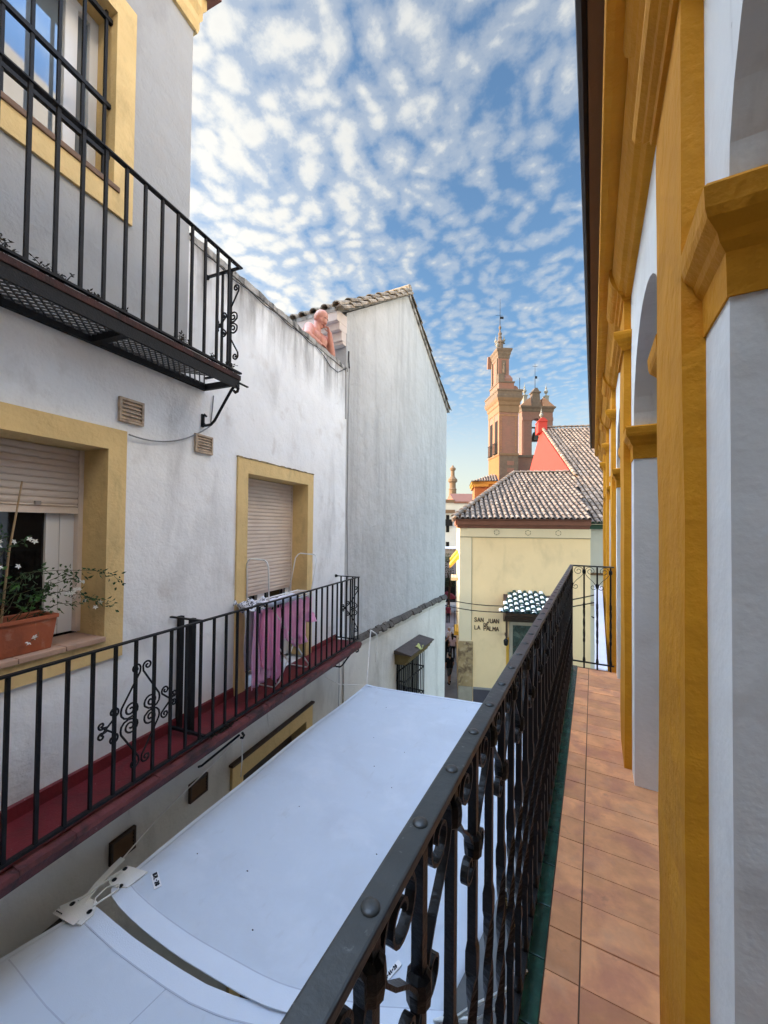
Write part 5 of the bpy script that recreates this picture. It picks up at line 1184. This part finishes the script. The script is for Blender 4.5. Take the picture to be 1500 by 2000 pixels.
def urn(m, c, s): m.lathe(c, [(.16*s, 0), (.16*s, .06*s), (.07*s, .12*s), (.06*s, .22*s), (.17*s, .34*s), (.19*s, .46*s), (.11*s, .60*s), (.05*s, .66*s), (.09*s, .74*s), (.05*s, .84*s), (.015*s, 1.0*s), (.01*s, 1.25*s)], 10)
m = MB(F); urn(m, (6.22, 13.05, 9.60), .75); m.build('finial', M_LEAD, rc)
m = MB(T); m.box(1.9, 9, 2.2, 3.0, GZ, 9.05); m.build('brick_flank', M_BRICK, CU)
m = MB(T); m.box(1.9, 9.05, 2.1, 3.05, 8.86, 9.10); m.build('flank_cornice', M_TRIMG, CU)
m = MB(T); m.box(1.30, 1.86, .9, 1.5, 5.2, 7.3); m.box(1.22, 1.94, .82, 1.58, 7.3, 7.5); m.prism([(1.28, 7.5), (1.88, 7.5), (1.70, 7.75), (1.46, 7.75)], 1, .9, 1.5); pd = m.build('pedestal', M_TRIMG, CU); m = MB(T); urn(m, (1.58, 1.2, 7.75), .95); m.build('urn', M_LEAD, pd)
# small turret left of the tower
TU = thing('church_annexe', 'small orange annexe with tiled roof left of the brick tower', 'building', F, (2.6, 22, GZ))
m = MB(F); m.box(1.75, 3.6, 20.1, 24, GZ, 5.25); m.build('wall', M_ORANGE, TU)
m = MB(F); m.prism([(20.0, 5.25), (19.85, 5.45), (19.7, 5.5), (19.7, 5.75), (24, 5.75), (24, 5.25)], 0, 1.55, 3.9); m.prism([(1.75, 5.25), (1.6, 5.45), (1.45, 5.5), (1.45, 5.75), (3, 5.75), (3, 5.25)], 1, 19.7, 24); m.build('cornice', mat('ochre_cornice', (.34, .17, .03), .8, .08, 4), TU)
m = MB(F); a_ = Vector((3.35, 21.6, 6.6)); b_ = Vector((0, -1.95, -.85)); tile_roof(m, (1.5, 21.6, 6.6), (1, 0, 0), b_, 10, .24, lambda i: ((1-(i*.24)/1.9)*b_.length if i < 8 else 0, b_.length), .4); rf = m.build('roof', M_ROOF, TU)
m = MB(F); m.poly((1.40, 19.62, 5.74), (3.9, 19.62, 5.74), (3.9, 21.6, 6.58), (3.3, 21.6, 6.58)); m.poly((1.40, 19.62, 5.74), (3.3, 21.6, 6.58), (1.4, 24, 5.74)); m.build('channel_tiles', M_ROOFD, rf, recalc=False)

# ------------------------------------------------------------------ bell tower (frame T)
BT = thing('bell_tower', 'tall brick bell tower with tapering top stage and weather vane', 'tower', T, (.97, 1.5, GZ))
m = MB(T); m.box(0, 1.93, 0, 3.1, GZ, 8.62); m.build('stucco_base', M_ORANGE, BT)
m = MB(T); m.box(-.01, 1.94, -.012, .02, GZ, 8.6); bs = m.build('front_face', M_TRIMG, BT)
m = MB(T)
for z in (5.6, 6.25, 6.95, 7.65): m.box(.80, 1.5, -.022, 0, z, z+.4)
m.build('brick_band', M_BRICK, bs)
m = MB(T); m.box(-.06, 1.99, -.06, 3.16, 8.62, 8.82); m.build('string_course', M_TRIMY, BT)
m = MB(T); m.box(0.0, 1.93, 0, 3.1, 8.8, 13.0); m.build('brick_shaft', M_BRICK, BT)
m = MB(T)
for s0, s1_ in ((.12, .24), (1.62, 1.74)):
    for k in range(13): z = 8.95+.28*k; m.box(s0, s1_, -.03, 0, z, z+.2)
m.box(-.03, .0, 0, .25, 8.8, 13); m.box(-.03, .0, 2.85, 3.1, 8.8, 13); m.box(-.03, .0, 1.42, 1.68, 8.8, 13); m.box(0, 1.93, -.03, 0, 12.55, 12.7); m.build('brick_ribs', mat('ochre_brick_rib', (.24, .125, .07), .9, .2, 4, bump=.4, bs=10), BT)
for t0 in (.45, 1.9):
    m = MB(T); m.box(-.012, .0, t0, t0+.75, 8.85, 12.2); wn = m.build('belfry_opening', M_DARK, BT)
    m = MB(T)
    for k in range(7): m.box(-.22, -.2, t0+.12*k, t0+.03+.12*k, 8.85, 9.9)
    m.box(-.23, -.19, t0-.05, t0+.85, 9.88, 9.94); m.box(-.23, 0, t0-.05, t0+.85, 8.82, 8.88); m.build('railing', M_IRONM, wn)
prof = [(0, 12.9), (.06, 12.95), (.06, 13.55), (.14, 13.65), (.16, 13.95), (.26, 14.1), (.34, 14.3), (.36, 14.55), (.30, 14.6), (.30, 14.95), (.36, 15.0), (.36, 15.15), (.0, 15.22)]
def wrap(m, prof, s0, s1, t0, t1):
    n = len(prof); vs = [p for d, z in prof for p in ((s0-d, t0-d, z), (s1+d, t0-d, z), (s1+d, t1+d, z), (s0-d, t1+d, z))]
    m.add(vs, [(i*4+k, i*4+(k+1) % 4, i*4+4+(k+1) % 4, i*4+4+k) for i in range(n-1) for k in range(4)] + [(3,2,1,0), tuple(range(n*4-4, n*4))])
m = MB(T); wrap(m, prof[:7], 0, 1.93, 0, 3.1); m.build('frieze', M_TRIMY, BT)
m = MB(T); wrap(m, [(.30, 14.25)]+prof[6:], 0, 1.93, 0, 3.1); m.build('cornice', M_TRIMG, BT)
m = MB(T); wrap(m, [(0, 15.2), (0, 16.0)], .05, 1.62, .3, 2.9); wrap(m, [(0, 16.15), (0, 16.5), (-.2, 16.9)], .1, 1.5, .4, 2.8); m.build('attic_block', M_BRICK, BT)
m = MB(T); wrap(m, [(.0, 15.98), (.07, 16.02), (.07, 16.15), (0, 16.18)], .05, 1.62, .3, 2.9); m.build('attic_moulding', M_TRIMG, BT)
m = MB(T)
m.prism([(1.62, 15.2), (2.2, 15.2), (2.18, 15.35), (2.08, 15.65), (1.88, 15.8), (1.70, 15.78), (1.62, 15.6)], 1, .5, 2.7); m.build('volute', M_BRICK, BT)
m = MB(T); m.box(.12, 1.20, .6, 2.5, 16.2, 18.8); m.build('upper_stage', M_BRICK, BT)
m = MB(T); m.box(.44, .88, .57, .60, 16.95, 18.4); m.lathe((.66, .56, 17.0), [(.12, 0), (.16, .4), (.10, .8), (.14, 1.0), (.05, 1.2)], 8); m.box(-.02, 0.12, .7, 1.0, 16.2, 18.6); m.box(-.02, .12, 2.1, 2.4, 16.2, 18.6); m.build('niche_relief', M_TRIMG, BT)
m = MB(T); m.box(.0, .62, -.0+.3, .6, 16.0, 16.9); m.build('stage_base', M_TRIMG, BT)
m = MB(T); wrap(m, [(0, 18.55), (.05, 18.65), (.05, 18.85), (.12, 19.0), (.14, 19.2), (.24, 19.38), (.26, 19.55), (.20, 19.6), (0, 19.62)], .10, 1.22, .6, 2.5); m.build('upper_cornice', M_TRIMG, BT)
m = MB(T); m.prism([(2.5, 18.2), (2.75, 18.3), (2.75, 18.9), (2.6, 19.5), (2.4, 19.5)], 0, -.35, .3); m.build('side_scroll', M_BRICK, BT)
m = MB(T); m.lathe((.48, 1.2, 19.6), [(.34, 0), (.34, .75), (.42, .8), (.42, .92), (.30, 1.0), (.16, 1.25), (.2, 1.4), (.14, 1.6), (.2, 1.8), (.09, 2.0), (.05, 2.2), (.14, 2.38), (.14, 2.5), (.04, 2.65), (.03, 2.8)], 8); pn = m.build('pinnacle', M_TRIMG, BT)
m = MB(T); urn(m, (.05, .8, 19.6), .9); urn(m, (.9, 1.2, 20.4), .8); urn(m, (.15, 1.5, 20.4), .8); m.build('corner_urns', M_LEAD, BT)
m = MB(T); m.tube([(.48, 1.2, 22.2), (.48, 1.2, 25.0)], [.035, .012], 6); m.tube([(.0, 1.2, 23.3), (.75, 1.2, 23.3)], .015, 5); m.box(.50, .85, 1.19, 1.21, 22.95, 23.2); m.build('weather_vane', M_IRONM, BT)
m = MB(T); m.tube([(2.15, .2, 15.1), (2.15, .2, 16.5)], .03, 5); m.build('lightning_rod', M_IRONM, BT)

# bell gable
BG = thing('bell_gable', 'smaller brick bell gable with one bell, broken pediment and three finials', 'bell gable', T, (6.75, 6.4, GZ))
m = MB(T); s0, s1_, t0, t1 = 4.95, 8.65, 6.0, 6.9; c = 6.75; r = .62
n = 14; arc = [(c-r*math.cos(math.pi*k/n), 13.55+r*math.sin(math.pi*k/n)) for k in range(n+1)]
pts = [(s0, GZ), (c-r, GZ), (c-r, 9.8)]
m.prism([(s0, GZ), (c-r, GZ), (c-r, 13.55), (c-r, 15.3), (s0, 15.3)], 1, t0, t1); m.prism([(c+r, GZ), (s1_, GZ), (s1_, 15.3), (c+r, 15.3), (c+r, 13.55)], 1, t0, t1); m.prism([(c-r, GZ), (c+r, GZ), (c+r, 9.9), (c-r, 9.9)], 1, t0, t1)
for k in range(n): m.prism([arc[k], arc[k+1], (arc[k+1][0], 15.3), (arc[k][0], 15.3)], 1, t0, t1)
m.build('wall', M_BRICK, BG)
m = MB(T); m.box(s0+.1, c-r-.1, t0-.08, t0, 9.5, 14.2); m.box(c+r+.1, s1_-.1, t0-.08, t0, 9.5, 14.2); m.box(s0, c-r, t0-.12, t0, 13.9, 14.3); m.box(c+r, s1_, t0-.12, t0, 13.9, 14.3); m.build('pilasters', M_BRICK, BG)
m = MB(T); wrap(m, [(0, 14.9), (.06, 15.0), (.1, 15.25), (.25, 15.4), (.28, 15.55), (0, 15.6)], s0, s1_, t0, t1); m.build('cornice', M_TRIMG, BG)
m = MB(T); m.prism([(s0-.28, 15.55), (6.05, 15.55), (5.95, 16.55), (5.75, 16.5)], 1, t0-.1, t1+.1); m.prism([(s1_+.28, 15.55), (7.4, 15.55), (7.5, 16.6), (7.75, 16.5)], 1, t0-.1, t1+.1); m.build('broken_pediment', mat('dull_brick_moulding', (.30, .17, .11), .9, .2, 4, bump=.3, bs=10), BG)
m = MB(T); m.prism([(6.02, 15.58), (7.48, 15.58), (7.2, 16.1), (7.12, 17.2), (6.3, 17.2), (6.25, 16.1)], 1, t0+.1, t1-.1); m.box(6.18, 7.24, t0, t1, 17.2, 17.35); m.prism([(6.3, 17.35), (7.12, 17.35), (6.85, 17.8), (6.57, 17.8)], 1, t0+.1, t1-.1); m.build('centre_block', M_TRIMG, BG)
for s in (5.45, 8.05): m = MB(T); m.box(s-.22, s+.22, t0+.2, t1-.2, 15.9, 16.85); m.box(s-.28, s+.28, t0+.15, t1-.15, 16.85, 16.95); urn(m, (s, 6.45, 16.95), 1.25); m.build('finial', M_LEAD, BG)
m = MB(T); m.tube([(6.71, 6.45, 17.7), (6.71, 6.45, 20.8)], [.04, .015], 5); m.tube([(6.4, 6.45, 20.45), (7.0, 6.45, 20.45)], .02, 5); m.box(6.72, 6.98, 6.44, 6.46, 19.0, 19.3); m.build('weather_vane', M_IRONM, BG)
m = MB(T); m.lathe((6.75, 6.45, 11.6), [(.55, 0), (.52, .1), (.40, .4), (.34, .8), (.26, 1.0), (.1, 1.08)], 14); m.tube([(6.75, 6.45, 12.6), (6.75, 6.45, 13.2)], .06, 6); m.box(6.14, 7.36, 6.35, 6.55, 13.1, 13.25); m.build('bell', M_BRONZE, BG, smooth=True)

# ------------------------------------------------------------------ far buildings (frame V: lateral, distance)
DT = thing('distant_tower', 'slender pale tower far away above the rooftops', 'tower', V, (21.4, 120, GZ))
m = MB(V); m.lathe((21.4, 120, 8), [(1.15, 0), (1.15, 5.0), (1.3, 5.2), (1.0, 5.6), (.95, 7.2), (1.45, 7.6), (1.45, 8.3), (.9, 8.9), (.6, 9.4), (.55, 11.0), (.9, 11.3), (.95, 11.8), (.5, 12.2), (.1, 12.8)], 10); m.box(20.2, 22.6, 118.8, 121.2, GZ, 9); m.build('shaft', M_TRIMY, DT)
FB = thing('far_house', 'far white house with brown pitched roof beneath the slender tower', 'house', V, (12.2, 60, GZ))
m = MB(V); m.box(9.0, 14.5, 60, 68, GZ, 5.2); m.build('wall', M_HOUSEW, FB)
m = MB(V); m.prism([(59.6, 5.15), (59.6, 5.4), (64, 7.0), (68.4, 5.4), (68.4, 5.15)], 0, 10.9, 14.8); m.build('roof', M_BROWNB, FB)
m = MB(V); m.box(8.8, 11.0, 59.5, 60.2, 3.6, 4.1); m.box(8.8, 11.0, 59.7, 60.2, 5.2, 5.7); m.build('cornice', M_TRIMY, FB)
for z in (.6, -2.2, 2.0): m = MB(V); m.box(9.7, 10.2, 59.95, 60.02, z, z+1.3); m.build('window', M_DARK, FB)
m = MB(V); m.box(9.4, 10.6, 59.3, 60, 1.6, 1.75); m.box(9.4, 10.6, 59.3, 59.33, 1.75, 2.6); m.build('far_balcony', M_IRONM, FB)
FB2 = thing('grey_house', 'shaded grey house closing the side street behind the people', 'house', V, (8.3, 47, GZ))
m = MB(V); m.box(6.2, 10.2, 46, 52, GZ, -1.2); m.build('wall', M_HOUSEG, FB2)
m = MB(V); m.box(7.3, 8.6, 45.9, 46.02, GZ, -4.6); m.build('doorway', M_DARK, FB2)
m = MB(V); m.box(6.2, 10.25, 45.8, 46.0, -1.35, -1.15); m.build('roof_edge', M_CAP, FB2)
SR = thing('side_street_shade_block', 'unseen white house block added behind the gabled house to shade the side street', 'house', V, (-2, 30, GZ))  # hidden block, added to keep the low sun off the side street
m = MB(V); m.prism([(-9, 13.5), (1.55, 13.5), (5.9, 45), (-9, 45)], 2, GZ, -1.6); m.build('wall', M_HOUSEW, SR); m = MB(V); m.prism([(-9, 13.4), (1.6, 13.4), (5.95, 45), (-9, 45)], 2, -1.598, -1.45); m.build('roof_edge', M_CAP, SR)
TR = thing('street_tree', 'dark leafy tree in the side street beyond the gabled house', 'tree', V, (6.7, 39, GZ))
m = MB(V); m.tube([(6.6, 39, GZ), (6.65, 39, -5.6), (6.75, 39, -4.2), (6.5, 39, -3.2)], [.16, .12, .09, .05], 8); m.tube([(6.68, 39, -5.2), (7.1, 39.3, -3.8)], [.07, .03], 6); m.build('trunk', M_WOODD, TR)
m = MB(V); cl = [(Vector((6.2+R(-.6, .9), 39+R(-.9, .9), -3.2+R(-1.4, 1.5))), R(.35, .65)) for i in range(22)]
for c_, r_ in cl:
    for i in range(110):
        d = Vector((R(-1, 1), R(-1, 1), R(-1, 1))); p = c_+d*r_*.8; leaf(m, p, Vector((R(-1, 1), R(-1, 1), R(-1, .4))), .035, .13)
m.build('crown', M_TREE, TR, recalc=False)
m = MB(V); m.lathe((vp_(874, 40), 40, -5.9), [(1.05, 0), (1.02, .08), (.6, .38), (.06, .62), (.03, .7)], 8); PU = m.build('parasol', M_CRED); tag(PU, 'small dark red street parasol behind the standing people', 'parasol')
m = MB(V); m.tube([(vp_(874, 40), 40, GZ), (vp_(874, 40), 40, -5.4)], .03, 6); m.build('pole', M_IRONM, PU)

# ------------------------------------------------------------------ overhead wires and wall lantern
def wire(p0, p1, d, r, label): cable(sag(p0, p1, d, 24), W, r, M_CABLEB, label, 'wire', 'overhead_wire', 'wires across the street')
g0 = G @ Vector((.05, 5.12, -.60)); g1 = G @ Vector((.05, 5.08, -.78))
pr = Vector((.10, 8.75, .13)); pr2 = Vector((.10, 8.75, -.02))
wire(g0, pr, .22, .012, 'upper black wire crossing from the gabled house corner to the lantern bracket')
wire(g1, pr2, .20, .012, 'lower black wire crossing from the gabled house corner to the lantern bracket')
WL = thing('wall_lantern', 'dark bracket lantern with insulators on the end of the saffron front', 'lantern', W, (.16, 8.8, -.5))
m = MB(); m.tube([(.2, 8.8, .22), (.10, 8.8, .22), (.08, 8.8, .1), (.09, 8.8, -.05), (.2, 8.8, -.08)], .014, 6); m.tube([(.2, 8.8, -.28), (.0, 8.8, -.36), (-.02, 8.8, -.33)], .014, 6); m.build('bracket', M_IRONM, WL)
m = MB(); 
for z in (.12, -.03): m.lathe((.10, 8.75, z), [(.02, -.05), (.035, -.03), (.02, 0), (.035, .03), (.015, .05)], 8)
m.build('insulator', M_IRON, WL)
m = MB(); m.lathe((.11, 8.8, -.62), [(.02, 0), (.05, .03), (.075, .2), (.09, .22), (.03, .27), (.01, .3)], 6); m.build('lamp', M_LAMPG, WL)
m = MB(F)
m.box(5.62, 6.3, .85, 1.0, -.62, -.52); tag(m.build('window_ledge', M_TRIMY), 'upper pale ledge on the grey wall beyond the end railing', 'ledge', 'ledges on the church wall'); m = MB(F); m.box(5.62, 6.3, .82, 1.0, -1.95, -1.78)
tag(m.build('window_ledge', M_STONEG), 'lower grey ledge on the grey wall beyond the end railing', 'ledge', 'ledges on the church wall')

# ------------------------------------------------------------------ light, sky, camera
SUN_EL = rad(9.0)
to_h = (-rh*1.0 + fh*.22).normalized(); to_sun = (to_h*math.cos(SUN_EL)+Vector((0, 0, math.sin(SUN_EL)))).normalized()
sd_ = bpy.data.lights.new('sun', 'SUN'); sd_.energy = 2.0; sd_.use_shadow = True; sd_.angle = rad(.5); sd_.color = (1, .72, .46)
so = bpy.data.objects.new('sun', sd_); COL.objects.link(so); so.rotation_euler = to_sun.to_track_quat('Z', 'Y').to_euler(); so.location = (0, 0, 40)

wd = bpy.data.worlds.new('World'); S.world = wd; wd.use_nodes = True; nt = wd.node_tree; nt.nodes.clear()
out = nt.nodes.new('ShaderNodeOutputWorld'); bg = nt.nodes.new('ShaderNodeBackground'); nt.links.new(bg.outputs[0], out.inputs[0])
bg.inputs[1].default_value = .15
sky = nt.nodes.new('ShaderNodeTexSky'); sky.sky_type = 'NISHITA'; sky.sun_disc = False; sky.sun_elevation = SUN_EL; sky.sun_rotation = math.atan2(to_h.x, to_h.y); sky.air_density = 1.0; sky.dust_density = 1.0; sky.ozone_density = 1.5
tc = nt.nodes.new('ShaderNodeTexCoord'); sp = nt.nodes.new('ShaderNodeSeparateXYZ'); nt.links.new(tc.outputs['Generated'], sp.inputs[0])
def MM(op, a, b=None, clamp=False):
    n = nt.nodes.new('ShaderNodeMath'); n.operation = op; n.use_clamp = clamp
    for s, v in ((n.inputs[0], a), (n.inputs[1], b)):
        if v is None: continue
        if isinstance(v, (int, float)): s.default_value = v
        else: nt.links.new(v, s)
    return n.outputs[0]
zc = MM('MAXIMUM', sp.outputs[2], .04); zz = MM('ADD', zc, .06)
px_ = MM('DIVIDE', sp.outputs[0], zz); py_ = MM('DIVIDE', sp.outputs[1], zz)
cb = nt.nodes.new('ShaderNodeCombineXYZ'); nt.links.new(px_, cb.inputs[0]); nt.links.new(py_, cb.inputs[1])
def wn(scale, detail, rough, off, dist=0., vec=None):
    mp = nt.nodes.new('ShaderNodeMapping'); mp.inputs['Location'].default_value = off; nt.links.new(vec or cb.outputs[0], mp.inputs[0])
    n = nt.nodes.new('ShaderNodeTexNoise'); n.inputs['Scale'].default_value = scale; n.inputs['Detail'].default_value = detail; n.inputs['Roughness'].default_value = rough; n.inputs['Distortion'].default_value = dist
    nt.links.new(mp.outputs[0], n.inputs['Vector']); return n.outputs[0]
wv = nt.nodes.new('ShaderNodeTexNoise'); wv.inputs['Scale'].default_value = 4.0; wv.inputs['Detail'].default_value = 3; nt.links.new(cb.outputs[0], wv.inputs['Vector'])
v1 = nt.nodes.new('ShaderNodeVectorMath'); v1.operation = 'MULTIPLY_ADD'; nt.links.new(wv.outputs['Color'], v1.inputs[0]); v1.inputs[1].default_value = (.24, .24, 0); nt.links.new(cb.outputs[0], v1.inputs[2])
vo = nt.nodes.new('ShaderNodeTexVoronoi'); vo.voronoi_dimensions = '2D'; vo.feature = 'SMOOTH_F1'; vo.inputs['Scale'].default_value = 14.5; vo.inputs['Smoothness'].default_value = .35; nt.links.new(v1.outputs[0], vo.inputs['Vector'])
cell = MM('SUBTRACT', .72, vo.outputs['Distance'])
puffs = MM('ADD', MM('MULTIPLY', wn(10, 7, .62, (3.1, 1.7, 0), .15), .62), MM('MULTIPLY', cell, .46)); cover = wn(1.3, 2, .5, (7.3, 2.2, 0)); fine = wn(30, 5, .65, (1, 5, 2))
side = MM('ADD', MM('MULTIPLY', px_, -rh.x), MM('MULTIPLY', py_, -rh.y))       # + = left, more cloud towards the sun
dens = MM('ADD', MM('SUBTRACT', puffs, .03), MM('MULTIPLY', MM('SUBTRACT', cover, .5), .50))
dens = MM('ADD', dens, MM('MULTIPLY', MM('MINIMUM', MM('MAXIMUM', MM('ADD', side, .35), -.3), 1.2), .25))
dens = MM('ADD', dens, MM('MULTIPLY', MM('SUBTRACT', fine, .5), .34))
def ramp(v, a, b):
    r = nt.nodes.new('ShaderNodeMapRange'); r.interpolation_type = 'SMOOTHSTEP'; nt.links.new(v, r.inputs[0]); r.inputs[1].default_value = a; r.inputs[2].default_value = b; return r.outputs[0]
cl = ramp(dens, .36, .80); core = ramp(dens, .66, .95)
veil = MM('MULTIPLY', ramp(dens, .26, .55), .40)
cl = MM('MAXIMUM', cl, veil)
cl = MM('MULTIPLY', cl, ramp(sp.outputs[2], .10, .34))
def mixw(f, a, b, mode='MIX'):
    n = nt.nodes.new('ShaderNodeMix'); n.data_type = 'RGBA'; n.blend_type = mode
    for s, v in ((n.inputs[0], f), (n.inputs[6], a), (n.inputs[7], b)):
        if isinstance(v, tuple): s.default_value = (*v, 1)
        elif isinstance(v, (int, float)): s.default_value = v
        else: nt.links.new(v, s)
    return n.outputs[2]
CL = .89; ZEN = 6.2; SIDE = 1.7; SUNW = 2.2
ccol = mixw(core, (CL*.97, CL*.99, CL*.97), (CL*.84, CL*.86, CL*.87))
warm = ramp(side, -.35, .95)
ccol = mixw(warm, ccol, (CL*1.45, CL*1.42, CL*1.32))
skyv = mixw(1.0, sky.outputs[0], (.29, .35, .40), 'MULTIPLY')
hz = MM('MULTIPLY', ramp(MM('MULTIPLY', sp.outputs[2], -1.0), -.40, -.02), ramp(side, -7.0, 1.0))
skyv = mixw(hz, skyv, (CL*1.15, CL*1.12, CL*.93))
SKY_OUT = mixw(cl, skyv, ccol)
# boost added to the sky outside the frame (overhead, flanks, behind) to light the walls
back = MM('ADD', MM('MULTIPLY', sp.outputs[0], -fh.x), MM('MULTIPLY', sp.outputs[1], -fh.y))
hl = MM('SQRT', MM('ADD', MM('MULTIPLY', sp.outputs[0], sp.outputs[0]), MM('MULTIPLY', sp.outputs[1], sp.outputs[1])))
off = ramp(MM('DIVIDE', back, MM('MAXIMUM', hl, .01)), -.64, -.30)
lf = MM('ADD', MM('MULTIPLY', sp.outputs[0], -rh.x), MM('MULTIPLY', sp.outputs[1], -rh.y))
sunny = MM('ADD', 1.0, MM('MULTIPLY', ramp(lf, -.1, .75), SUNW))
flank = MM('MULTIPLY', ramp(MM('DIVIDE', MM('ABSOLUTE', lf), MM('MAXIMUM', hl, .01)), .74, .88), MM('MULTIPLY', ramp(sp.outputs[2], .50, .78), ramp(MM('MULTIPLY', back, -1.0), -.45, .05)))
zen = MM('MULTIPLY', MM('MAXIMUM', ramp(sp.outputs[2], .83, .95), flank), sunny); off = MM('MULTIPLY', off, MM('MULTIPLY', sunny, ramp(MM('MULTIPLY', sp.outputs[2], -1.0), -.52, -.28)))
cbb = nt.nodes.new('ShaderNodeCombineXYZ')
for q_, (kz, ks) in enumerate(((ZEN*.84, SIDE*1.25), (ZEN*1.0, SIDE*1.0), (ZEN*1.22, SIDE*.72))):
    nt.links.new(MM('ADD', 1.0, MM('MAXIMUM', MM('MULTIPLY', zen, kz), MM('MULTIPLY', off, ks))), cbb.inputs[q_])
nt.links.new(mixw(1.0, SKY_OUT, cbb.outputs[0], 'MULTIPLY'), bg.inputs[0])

cd = bpy.data.cameras.new('camera'); co = bpy.data.objects.new('camera', cd); COL.objects.link(co); S.camera = co
P_, R_ = rad(1.1), rad(.57)
f_ = Vector((-math.sin(YAW)*math.cos(P_), math.cos(YAW)*math.cos(P_), math.sin(P_))); r0 = Vector((math.cos(YAW), math.sin(YAW), 0)); u0 = r0.cross(f_)
r_ = r0*math.cos(R_)+u0*math.sin(R_); u_ = -r0*math.sin(R_)+u0*math.cos(R_)
mw = Matrix.Identity(4)
for i in range(3): mw[i][0] = r_[i]; mw[i][1] = u_[i]; mw[i][2] = -f_[i]
mw[2][3] = 1.43
co.matrix_world = mw; cd.sensor_fit = 'VERTICAL'; cd.sensor_height = 36; cd.sensor_width = 27; cd.lens = 36*750/2000; cd.shift_y = 13.54/2000
cd.clip_start = .02; cd.clip_end = 2000
S.view_settings.view_transform = 'Standard'; S.view_settings.look = 'None'; S.view_settings.gamma = 1; S.view_settings.exposure = 2.62
S.render.resolution_x = 768; S.render.resolution_y = 1024
